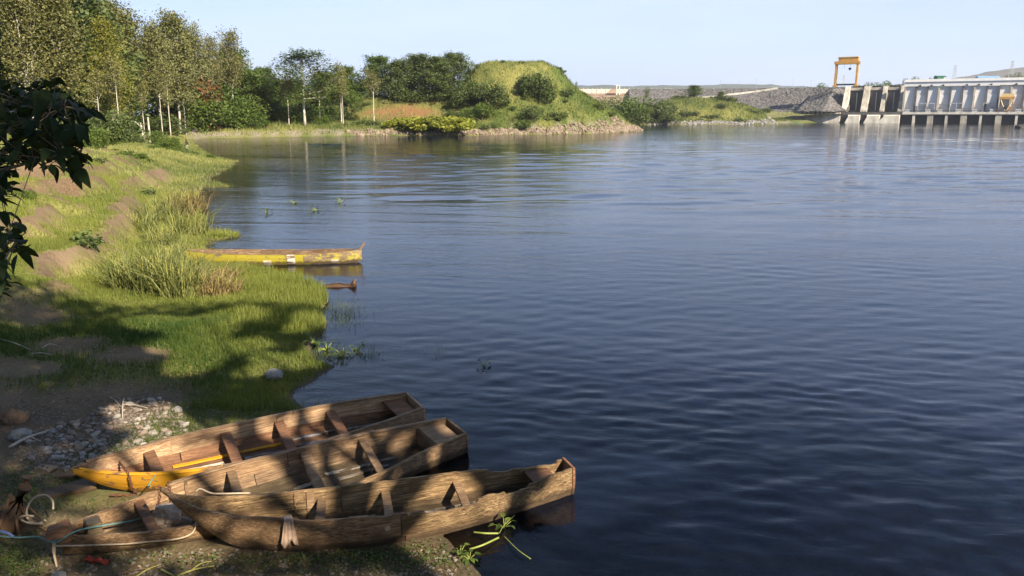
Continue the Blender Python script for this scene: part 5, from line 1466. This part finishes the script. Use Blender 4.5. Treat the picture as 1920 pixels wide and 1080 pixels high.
# finer gravel, beyond counting
base = ST_ME[0]; import bmesh as _bm
b0 = _bm.new(); _bm.ops.create_icosphere(b0, subdivisions=1, radius=1); iv = np.array([tuple(q.co) for q in b0.verts]); it = np.array([[q.index for q in f.verts] for f in b0.faces]); b0.free()
rng = np.random.default_rng(33)
def pebble_cloud(name, P3, size, mat, flat=.55):
    n = len(P3); s_ = size * (.5 + rng.random(n)); a = rng.random(n) * 6.28
    ca, sa = np.cos(a)[:, None], np.sin(a)[:, None]
    jit = 1 + .35 * rng.normal(size=(n, len(iv))).clip(-1, 1)
    X_, Y_, Z_ = iv[None, :, 0] * jit, iv[None, :, 1] * .75 * jit, iv[None, :, 2] * flat * jit
    V = np.stack([(X_ * ca - Y_ * sa) * s_[:, None], (X_ * sa + Y_ * ca) * s_[:, None], Z_ * s_[:, None]], -1) + P3[:, None, :]
    F = (it[None] + (np.arange(n) * len(iv))[:, None, None]).reshape(-1, 3)
    return tag(link(name, mesh_np(name, V.reshape(-1, 3), F, mat)), kind='stuff')
pts = []
for _ in range(5200):
    px, py = rr.uniform(20, 420), rr.uniform(715, 880)
    w = in_poly(px, py, stone_poly)
    if not w and rr.random() > .18: continue
    q = G(px, py, .22); pts.append((q.x, q.y, 0))
for _ in range(500):
    px, py = rr.uniform(0, 860), rr.uniform(1030, 1085); q = G(px, py, .05); pts.append((q.x, q.y, 0))
pts = np.array(pts); pts[:, 2] = ground_z(pts[:, 0], pts[:, 1]) + .004
o = pebble_cloud('gravel', pts, .021, ST_M[1]); o['label'] = 'fine pale gravel among the cobbles behind the boats'; o['category'] = 'gravel'

# ------------------------------------------------------------------ grass, reeds, water plants
def blades(P3, h, w, rng, lean=.45, seg2=False):
    n = len(P3); a = rng.random(n) * 6.283; b = rng.random(n) * 6.283
    h = h * (.55 + .9 * rng.random(n)); w = w * (.7 + .6 * rng.random(n))
    dx, dy = np.cos(a) * w / 2, np.sin(a) * w / 2
    l = lean * rng.random(n) * h; lx, ly = np.cos(b) * l, np.sin(b) * l
    z0 = np.zeros(n)
    p0 = P3 + np.stack([-dx, -dy, z0], -1); p1 = P3 + np.stack([dx, dy, z0], -1)
    if not seg2:
        tip = P3 + np.stack([lx, ly, h], -1)
        return np.stack([p0, p1, tip], 1).reshape(-1, 3), np.arange(3 * n).reshape(-1, 3), None
    m0 = P3 + np.stack([lx * .35 - dx * .8, ly * .35 - dy * .8, h * .6], -1); m1 = P3 + np.stack([lx * .35 + dx * .8, ly * .35 + dy * .8, h * .6], -1)
    tip = P3 + np.stack([lx * 1.1, ly * 1.1, h * .98], -1)
    V = np.stack([p0, p1, m1, m0, tip], 1).reshape(-1, 3); o = np.arange(n)[:, None] * 5
    return V, [np.concatenate([o, o + 1, o + 2, o + 3], 1), np.concatenate([o + 3, o + 2, o + 4], 1)], n
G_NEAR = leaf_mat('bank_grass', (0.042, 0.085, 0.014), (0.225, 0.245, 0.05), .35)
G_FAR = leaf_mat('hill_grass', (0.06, 0.095, 0.018), (0.31, 0.31, 0.095), .3)
def grass(name, label, x0, x1, y0, y1, n, h, w, mat, smin=.05, seed=1, lean=.6, tintf=None, keepf=None, bare_k=1.0, zmin=None):
    rng = np.random.default_rng(seed)
    x = rng.uniform(x0, x1, n); y = rng.uniform(y0, y1, n)
    k = (ss_(x, y) > smin) & (rng.random(n) > bare_k * np.clip(bs_(x, y) * 1.15, 0, 1)) & (rng.random(n) > .92 * rs_(x, y))
    if keepf is not None: k &= keepf(x, y, rng)
    x, y = x[k], y[k]
    P3 = np.stack([x, y, zs_(x, y) - .01], -1)
    hh = h * (1 + .8 * fbm(x * .8, y * .8, seed, 3)) 
    V, F, q = blades(P3, hh, w, rng, lean)
    t = np.clip((ds_(x, y) * .75 + .35 * rng.random(len(x)) - .08) if tintf is None else tintf(x, y, rng), 0, 1)
    return tag(link(name, mesh_np(name, V, F, mat, False, {'tint': ('FACE', t)})), label, 'grass', kind='stuff')
inview = lambda x, y, rng: (x > -.66 * y - 1.5) & (x < .66 * y + 1)
boatfree = [(B1, r1), (B2, r2), (B3, r3)]
def keep_near(x, y, rng):
    k = inview(x, y, rng)
    for B, r in boatfree:
        c, s = math.cos(-r.rotation_euler.z), math.sin(-r.rotation_euler.z)
        lx = (x - r.location.x) * c - (y - r.location.y) * s; ly = (x - r.location.x) * s + (y - r.location.y) * c
        k &= ~((lx > 0) & (lx < B.xs[-1]) & (np.abs(ly - B.g('yc', lx)) < B.g('wt', lx) + .02))
    return k
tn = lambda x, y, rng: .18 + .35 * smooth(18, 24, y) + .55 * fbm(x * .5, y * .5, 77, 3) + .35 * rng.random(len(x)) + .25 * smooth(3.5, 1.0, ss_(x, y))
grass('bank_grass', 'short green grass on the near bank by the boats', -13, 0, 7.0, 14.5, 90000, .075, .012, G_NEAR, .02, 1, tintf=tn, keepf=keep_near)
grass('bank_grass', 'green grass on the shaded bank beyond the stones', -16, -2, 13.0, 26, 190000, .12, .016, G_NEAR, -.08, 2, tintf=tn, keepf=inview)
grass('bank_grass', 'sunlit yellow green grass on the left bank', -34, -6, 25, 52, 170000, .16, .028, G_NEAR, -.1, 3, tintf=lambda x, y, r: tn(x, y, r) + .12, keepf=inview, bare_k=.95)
grass('bank_grass', 'distant grass of the left bank up to the grove', -85, -15, 50, 150, 120000, .21, .07, G_FAR, -.1, 4, keepf=inview, bare_k=.9)
grass('marsh_grass', 'tall bright marsh grass at the water edge below the reeds', -9.5, -4.4, 18, 26, 30000, .24, .016, G_NEAR, -.18, 5, tintf=lambda x, y, r: .5 + .5 * r.random(len(x)), keepf=lambda x, y, r: ss_(x, y) < 2.2 + .8 * vnoise(x, y, 3))
grass('hill_grass', 'long yellow green grass covering the far bank and the hill', -90, 46, 176, 300, 150000, .75, .16, G_FAR, .8, 6, keepf=lambda x, y, r: r.random(len(x)) > .25)
grass('mound_grass', 'yellow green grass covering the mound before the dam', 45, 185, 428, 545, 34000, 1.1, .35, G_FAR, 2.5, 7)
grass('shore_sedge', 'straw coloured sedge along the far shore', -75, 5, 160, 218, 40000, .6, .14, G_FAR, .1, 8, tintf=lambda x, y, r: .7 + .3 * r.random(len(x)), keepf=lambda x, y, r: ss_(x, y) < 3.5)
G_REED = leaf_mat('reed_leaves', (0.05, 0.08, 0.02), (0.32, 0.32, 0.10), .3)
G_REEDB = leaf_mat('dry_reed_leaves', (0.07, 0.055, 0.02), (0.40, 0.30, 0.13), .3)
def reed(px, py, n, r, h, label, mat, seed, z=.2):
    rng = np.random.default_rng(seed); c = G(px, py, z); g = gz(c.x, c.y)
    a = rng.random(n) * 6.283; q = np.sqrt(rng.random(n)) * r
    P3 = np.stack([np.cos(a) * q, np.sin(a) * q * .9, np.zeros(n)], -1)
    V, F, _ = blades(P3, h * .8 * (.6 + .7 * rng.random(n)), .028, rng, 1.25, True); t = np.clip(rng.random(n) * .8 + .2 * rng.random(), 0, 1)
    e = empty('reed_clump', (c.x, c.y, g - .02), 0, label, 'reeds', 'reed clumps on the left bank')
    me = mesh_np('leaves', V, F, mat, False, {'tint': ('FACE', np.concatenate([t, t]))})
    link('leaf_blades', me, e)
    mb = MB()
    for k in range(14):
        a_, q_ = rng.random() * 6.28, rng.random() * r * .8; x, y = math.cos(a_) * q_, math.sin(a_) * q_
        mb.tube([(x, y, 0), (x * 1.1, y * 1.1, h * .7), (x * 1.3 + rng.normal() * .06, y * 1.3, h * .95)], [.008, .007, .004], 4, False)
    mb.build('stalks', REEDST, e)
for k, (px, py, n, r, h, lab, m_) in enumerate([
 (243, 548, 420, .55, 1.0, 'green reed clump at the left front of the tall reeds', G_REED), (290, 553, 460, .55, 1.1, 'green reed clump second from left in the front row', G_REED),
 (340, 556, 460, .55, 1.05, 'straw based reed clump in the middle of the front row', G_REED), (388, 552, 380, .5, .75, 'browning reed clump right of the middle front row', G_REEDB),
 (428, 547, 300, .45, .55, 'brown dry reed clump at the right front by the water', G_REEDB), (300, 525, 420, .6, 1.1, 'green reed clump behind the left front row', G_REED),
 (352, 522, 380, .55, .8, 'mixed reed clump behind the middle front row', G_REED), (415, 522, 260, .5, .45, 'low brown reed clump before the near end of the mossy boat', G_REEDB),
 (262, 440, 300, .7, .9, 'low reed clump in the farther patch, left', G_REED), (300, 415, 340, .8, 1.2, 'reed clump in the farther patch, back left', G_REED), (340, 400, 340, .8, 1.3, 'tallest reed clump at the back of the farther patch', G_REEDB),
 (355, 435, 340, .8, 1.1, 'reed clump in the farther patch beside the water', G_REED), (310, 462, 340, .7, .9, 'reed clump between the two reed patches', G_REED), (365, 385, 260, .7, 1.0, 'far reed clump at the water edge', G_REEDB), (335, 478, 260, .5, .5, 'low reed clump right of the gap between patches', G_REED)]):
    reed(px, py, n, r, h, lab, m_, 500 + k)

# leaves and floating plants
def leaf_mesh(name, L, w, mat, droop=.25, fold=.18, tint=.5):
    n = 6; V = []; 
    for i in range(n + 1):
        t = i / n; ww = w * (math.sin(math.pi * t ** .75) ** .8) * .5 if 0 < t < 1 else .002
        x = L * t; z = -droop * L * t * t
        V += [(x, -ww, z + fold * ww), (x, 0, z), (x, ww, z + fold * ww)]
    F = []
    for i in range(n):
        for k in (0, 1): F.append((i * 3 + k, i * 3 + 3 + k, i * 3 + 4 + k, i * 3 + 1 + k))
    return mesh_np(name, V, np.array(F), mat, True, {'tint': ('FACE', np.full(len(F), tint))})
L_WATER = leaf_mat('water_plant_leaves', (0.05, 0.09, 0.016), (0.16, 0.20, 0.04), .35, .5, .3)
STALK = simple('green_stalk', (0.26, 0.30, 0.07), (0.17, 0.2, 0.04), 10, .6, .1, .003)
WLEAF = [leaf_mesh('leaf', .13, .085, L_WATER, .35, .3, t) for t in (.1, .5, .9)]
def water_plant(px, py, nl, s, label, seed, spread=.5, z=None):
    rr = random.Random(seed); c = G(px, py, 0)
    zz = max(0.0, gz(c.x, c.y)) if z is None else z
    e = empty('water_plant', (c.x, c.y, zz), rr.random() * 6.28, label, 'plant', 'floating plants along the bank'); e.scale = (s, s, s)
    for k in range(nl):
        a = k * 2.4 + rr.random() * .5; el = rr.uniform(.3, 1.3); l = rr.uniform(.08, .2)
        p1 = Vector((math.cos(a) * math.cos(el) * l, math.sin(a) * math.cos(el) * l, math.sin(el) * l + .01))
        st_ = MB().tube([(0, 0, -.01), tuple(p1 * .5 + Vector((0, 0, .01))), tuple(p1)], [.010, .009, .006], 5).build('stalk', STALK, e, sm=True)
        o = link('leaf', WLEAF[rr.randrange(3)], e, p1); o.rotation_euler = (rr.uniform(-.3, .3), -el * .5 + rr.uniform(0, .4), a); q = rr.uniform(.7, 1.2); o.scale = (q, q, q)
for a in [(612, 657, 9, 1.0, 'lime green floating rosette, leftmost in the gap of the grass'), (640, 668, 10, 1.0, 'pale floating rosette in the middle of the weedy gap'), (672, 658, 8, .9, 'dark floating rosette right of the pale one'), (588, 648, 6, 1.3, 'upright water plant at the grass edge'),
          (500, 399, 6, 1.6, 'leftmost drifting weed out on the water'), (551, 382, 5, 1.8, 'dark drifting weed second from left out on the water'), (590, 396, 7, 1.8, 'third drifting weed from left out on the water'), (637, 381, 7, 1.8, 'rightmost drifting weed out on the water'),
          (880, 1050, 12, .55, 'leafy water plant at the bottom by the nearest boat'), (945, 990, 7, .65, 'water hyacinth floating beside the nearest boat'), (862, 1040, 8, .6, 'small water plant left of the bottom leafy one'), (908, 688, 5, .8, 'tiny weed alone on the water right of the grass')]:
    water_plant(*a, seed=hash(a[0]) % 97)
for k, (p0, p1, p2, lab) in enumerate(((( 888, 998), (910, 1000), (934, 1000), 'thick yellow stalk touching the nearest boat'), ((880, 1030), (905, 1022), (935, 1008), 'thick yellow stalk under the floating hyacinth'), ((936, 1000), (945, 985), (965, 966), 'thin stalk rising from the hyacinth to the hull'), ((945, 1005), (970, 1030), (995, 1048), 'green stem trailing right in the water'))):
    rope('plant_stalk', lab, [G(*p0, .02), G(*p1, .05), G(*p2, .02)], .012 if k < 2 else .006, STALK, 'plant')
# sparse grass standing in the water
rng = np.random.default_rng(77); pts = []
for (px, py, rx, ry, n) in ((640, 590, 45, 28, 420), (620, 665, 50, 14, 260), (690, 665, 30, 12, 110), (600, 760, 60, 8, 30), (820, 660, 30, 5, 16), (575, 640, 30, 10, 120)):
    for _ in range(n):
        q = G(px + rng.normal() * rx * .5, py + rng.normal() * ry * .5, 0); pts.append((q.x, q.y, -.03))
V, F, _ = blades(np.array(pts), .16, .010, rng, 1.3)
tag(link('water_grass', mesh_np('water_grass', V, F, G_NEAR, False, {'tint': ('FACE', rng.random(len(pts)))})), 'sparse green grass standing in the shallow water', 'grass', kind='stuff')
# low herbs at the bottom left corner
G_HERB = leaf_mat('herb_leaves', (0.045, 0.085, 0.018), (0.16, 0.19, 0.05), .3)
rng = np.random.default_rng(78); pts = []
for (px, py, rx, ry, n, zz) in ((20, 1045, 60, 40, 1500, .12), (30, 890, 40, 40, 1100, .3), (540, 1050, 330, 25, 1500, .04), (10, 930, 30, 30, 400, .3), (700, 1045, 150, 22, 900, .02), (15, 520, 12, 30, 300, 1.2)):
    for _ in range(n):
        q = G(px + rng.normal() * rx * .6, py + rng.normal() * ry * .6, zz); pts.append((q.x, q.y, 0))
pts = np.array(pts); pts[:, 2] = np.maximum(zs_(pts[:, 0], pts[:, 1]), -.02) + .015 + .05 * rng.random(len(pts)) ** 2
k = keep_near(pts[:, 0], pts[:, 1], rng) & (ss_(pts[:, 0], pts[:, 1]) > -.12); pts = pts[k]
V, F = leaf_quads(pts, .035, rng, .6, .6)
tag(link('ground_herbs', mesh_np('ground_herbs', V, F, G_HERB, False, {'tint': ('FACE', rng.random(len(pts)))})), 'low leafy herbs on the ground before the boats', 'herbs', kind='stuff')
# dead leaves and straw on the bare ground
L_LITTER = leaf_mat('dead_leaves', (0.10, 0.055, 0.03), (0.36, 0.26, 0.16), .1)
rng = np.random.default_rng(79); n = 16000
x = rng.uniform(-12, -.2, n); y = 7.2 + 15 * rng.random(n) ** 1.5
k = (ss_(x, y) > .05) & (rng.random(n) < .12 + bs_(x, y)) & keep_near(x, y, rng); x, y = x[k], y[k]
V, F = leaf_quads(np.stack([x, y, zs_(x, y) + .012], -1), .045, rng, 1.2, .4, .9)
tag(link('leaf_litter', mesh_np('leaf_litter', V, F, L_LITTER, False, {'tint': ('FACE', rng.random(len(x)))})), 'dead brown leaves and straw littering the shaded ground', 'litter', kind='stuff')
# grass spits reaching into the water
for k, (px, py, n, rx, ry) in enumerate(((412, 446, 260, .75, .16), (405, 350, 200, 1.0, .2))):
    rng = np.random.default_rng(300 + k); c = G(px, py, 0)
    P3 = np.stack([rng.normal(size=n) * rx * .5, rng.normal(size=n) * ry * .5, np.zeros(n)], -1)
    V, F, _ = blades(P3, .22, .03, rng, .9)
    tag(link('grass_spit', mesh_np('grass_spit', V, F, G_NEAR, False, {'tint': ('FACE', np.clip(.4 + .5 * rng.random(n), 0, 1))}), None, (c.x, c.y, .0)), ('low grassy spit reaching into the water above the mossy boat', 'far grassy spit reaching into the water')[k], 'grass', kind='stuff')

# shrub with big leaves in the shade at the left edge
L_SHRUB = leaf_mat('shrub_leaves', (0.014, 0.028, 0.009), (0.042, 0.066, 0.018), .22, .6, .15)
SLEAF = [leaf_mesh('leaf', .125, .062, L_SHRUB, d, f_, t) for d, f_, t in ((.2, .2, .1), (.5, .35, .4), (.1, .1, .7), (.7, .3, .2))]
fol = [(-10, 152), (30, 150), (62, 158), (110, 152), (128, 182), (165, 200), (176, 235), (150, 262), (172, 295), (150, 330), (118, 312), (88, 322), (58, 285), (40, 318), (20, 372), (-10, 390)]
fol2 = [(-10, 400), (25, 395), (62, 455), (40, 482), (5, 470), (-10, 440)]
fol3 = [(-10, 480), (15, 470), (22, 540), (-10, 560)]
root = Vector((-5.0, 5.6, gz(-5.0, 5.6)))
sh = empty('foreground_shrub', root, 0, 'dark broad leaved shrub in the shade reaching in from the left edge', 'shrub')
rr = random.Random(13); leaves = []; mbs = []
tops = []
for poly, n in ((fol, 245), (fol2, 28), (fol3, 26)):
    k = 0
    while k < n:
        px, py = rr.uniform(-12, 178), rr.uniform(148, 562)
        if not in_poly(px, py, poly): continue
        leaves.append(P(px - 8, py - 4, rr.uniform(5.0, 6.1))); k += 1
# boughs: trunk outside the frame, fanning in
hub = Vector((-4.75, 5.6, 4.15))
MB().tube([(0, 0, -.2), (.1, 0, 1.0), tuple(hub - root)], [.07, .06, .045], 7).build('stem', BARK_D, sh, sm=True)
ends = [P(60, 170, 5.6), P(120, 200, 5.4), P(150, 240, 5.7), P(120, 290, 5.3), P(60, 270, 5.8), P(20, 330, 5.4), P(20, 200, 5.9), P(30, 450, 5.5), P(0, 520, 5.6)]
twig = []
for q in ends:
    a = hub if q.z > 4.3 else hub - Vector((0, 0, .5))
    mid = a.lerp(q, .5) + Vector((0, 0, .08)); pts = curve_pts([a - root, mid - root, q - root], 8)
    MB().tube(pts, [.022 * (1 - .8 * i / (len(pts) - 1)) for i in range(len(pts))], 5).build('bough', BARK_D, sh, sm=True); twig += [p_ + root for p_ in pts[5:]]
for p_ in leaves:
    near_ = min(twig, key=lambda t: (t - p_).length); d = p_ - near_
    o = link('leaf', SLEAF[rr.randrange(4)], sh, p_ - root)
    az = math.atan2(d.y, d.x) + rr.uniform(-.8, .8)
    o.rotation_euler = (rr.uniform(-.7, .7), rr.uniform(-.2, .9), az); q = rr.uniform(.75, 1.25); o.scale = (q, q, q)
# petiole twigs joined
mb = MB()
for p_ in leaves[::2]:
    near_ = min(twig, key=lambda t: (t - p_).length); mb.tube([near_ - root, p_ - root], [.004, .003], 4, False)
mb.build('twigs', BARK_D, sh)['kind'] = 'stuff'
ex_ = []
while len(ex_) < 420:
    px, py = rr.uniform(-12, 178), rr.uniform(148, 562)
    if in_poly(px, py, fol) or in_poly(px, py, fol2) or in_poly(px, py, fol3): ex_.append(tuple(P(px - 4, py, rr.uniform(5.2, 6.3)) - root))
rng = np.random.default_rng(91); V, F = leaf_quads(np.array(ex_), .095, rng, .5, .5)
link('small_leaves', mesh_np('small_leaves', V, F, L_SHRUB, False, {'tint': ('FACE', rng.random(len(ex_)))}), sh)['kind'] = 'stuff'

# ------------------------------------------------------------------ riprap along the far shores
def shore_rocks(name, label, x0, x1, y0, y1, n, smax, size, seed, mat):
    global rng
    rng = np.random.default_rng(seed); x = rng.uniform(x0, x1, n * 30); y = rng.uniform(y0, y1, n * 30)
    s_ = ss_(x, y); k = (s_ > -.3) & (s_ < smax * (.6 + .8 * rng.random(len(x)))); x, y = x[k][:n], y[k][:n]
    o = pebble_cloud(name, np.stack([x, y, np.maximum(zs_(x, y), 0) + size * .15], -1), size, mat, .8); tag(o, label, 'rocks')
RIP = simple('shore_rock', (0.27, 0.21, 0.15), (0.11, 0.08, 0.055), .5, .95, .4, .2, kind='World', c3=(0.36, 0.30, 0.23))
RIPG = simple('grey_riprap', (0.27, 0.255, 0.23), (0.11, 0.10, 0.09), .5, .95, .4, .2, kind='World', c3=(0.40, 0.38, 0.35))
shore_rocks('shore_rocks', 'brown rocks along the waterline under the hill', -45, 50, 200, 295, 1500, 2.0, .42, 401, RIP)
shore_rocks('riprap', 'grey riprap along the waterline of the far mound', 45, 170, 425, 520, 1400, 4.0, .6, 402, RIPG)

# ------------------------------------------------------------------ the angler on the left bank
SKIN = simple('dark_skin', (0.10, 0.058, 0.04), (0.08, 0.045, 0.03), 8, .6, 0)
SHIRT = simple('dark_shirt', (0.035, 0.035, 0.042), (0.02, 0.02, 0.025), 6, .9, .2, .01)
SHORTS = simple('pale_shorts', (0.50, 0.46, 0.38), (0.38, 0.34, 0.28), 6, .9, .2, .01)
q = P(349, 262, 100.0); pz = gz(q.x, q.y)
pe = empty('person', (q.x, q.y, pz), R(-20), 'person in dark top and pale shorts standing at the water edge of the left bank', 'person')
J = {'pel': (0, 0, .92), 'sp': (0, 0, 1.12), 'ch': (0, .01, 1.32), 'nk': (0, 0, 1.46), 'hd': (.01, 0, 1.56), 'tp': (.01, 0, 1.68),
     'sl': (0, .17, 1.38), 'el': (.08, .22, 1.12), 'hl': (.28, .16, 1.02), 'sr': (0, -.17, 1.38), 'er': (.07, -.22, 1.12), 'hr': (.27, -.12, 1.04),
     'pl': (0, .09, .88), 'kl': (.03, .10, .48), 'al': (-.02, .10, .08), 'fl': (.13, .11, .03), 'pr': (0, -.09, .88), 'kr': (.02, -.11, .48), 'ar': (-.02, -.11, .08), 'fr': (.13, -.12, .03)}
RA = {'pel': .14, 'sp': .125, 'ch': .15, 'nk': .055, 'hd': .095, 'tp': .07, 'sl': .06, 'el': .042, 'hl': .032, 'sr': .06, 'er': .042, 'hr': .032, 'pl': .085, 'kl': .055, 'al': .038, 'fl': .035, 'pr': .085, 'kr': .055, 'ar': .038, 'fr': .035}
nm = list(J); E_ = [('pel','sp'),('sp','ch'),('ch','nk'),('nk','hd'),('hd','tp'),('ch','sl'),('sl','el'),('el','hl'),('ch','sr'),('sr','er'),('er','hr'),('pel','pl'),('pl','kl'),('kl','al'),('al','fl'),('pel','pr'),('pr','kr'),('kr','ar'),('ar','fr')]
me = bpy.data.meshes.new('body'); me.from_pydata([J[k] for k in nm], [(nm.index(a), nm.index(b)) for a, b in E_], []); me.materials.append(SKIN)
bo = link('body', me, pe); sk = bo.modifiers.new('skin', 'SKIN'); sk.use_smooth_shade = True
if not me.skin_vertices: me.attributes.new('x', 'FLOAT', 'POINT')
lay = me.skin_vertices[0] if len(me.skin_vertices) else None
if lay:
    for i, k in enumerate(nm): lay.data[i].radius = (RA[k], RA[k]); lay.data[i].use_root = (k == 'pel')
bo.modifiers.new('sub', 'SUBSURF').levels = 1
MB().tube([(0, 0, .94), (0, 0, 1.12), (0, .01, 1.32), (0, 0, 1.44)], [.165, .155, .19, .09], 10).tube([(0, .14, 1.40), (.05, .21, 1.2)], [.085, .07], 8).tube([(0, -.14, 1.40), (.05, -.21, 1.2)], [.085, .07], 8).build('shirt', SHIRT, pe, sm=True)
MB().tube([(0, 0, 1.0), (0, 0, .84)], [.165, .17], 10).tube([(0, .09, .88), (.025, .10, .50)], [.105, .085], 8).tube([(0, -.09, .88), (.02, -.11, .50)], [.105, .085], 8).build('shorts', SHORTS, pe, sm=True)
MB().tube([(.0, 0, 1.60), (-.01, 0, 1.66), (0, 0, 1.70)], [.10, .092, .04], 9).build('hair', SHIRT, pe, sm=True)
for k, (px, py, s_) in enumerate(((366, 258, .5), (377, 257, .6))):
    q = G(px, py, .2)
    tag(link('shore_rock', rock_mesh('shore_rock', 60 + k, s_ * 1.6, s_, s_, DARKROCK, 2, .3), None, (q.x, q.y, max(gz(q.x, q.y), 0) + .2)), ('dark rock at the water edge just right of the angler', 'larger dark rock at the water edge right of the angler')[k], 'rock')

# ------------------------------------------------------------------ haze
hz_m, nt, out = newmat('haze_air')
pv = nd(nt, 'ShaderNodeVolumePrincipled'); pv.inputs['Color'].default_value = (0.86, 0.92, 1.0, 1); pv.inputs['Density'].default_value = 0.00009; pv.inputs['Anisotropy'].default_value = 0.2
nt.links.new(pv.outputs[0], out.inputs['Volume'])
tag(MB().box(-7200, 7200, -460, 9200, -8, 345).build('haze', hz_m), kind='stuff')
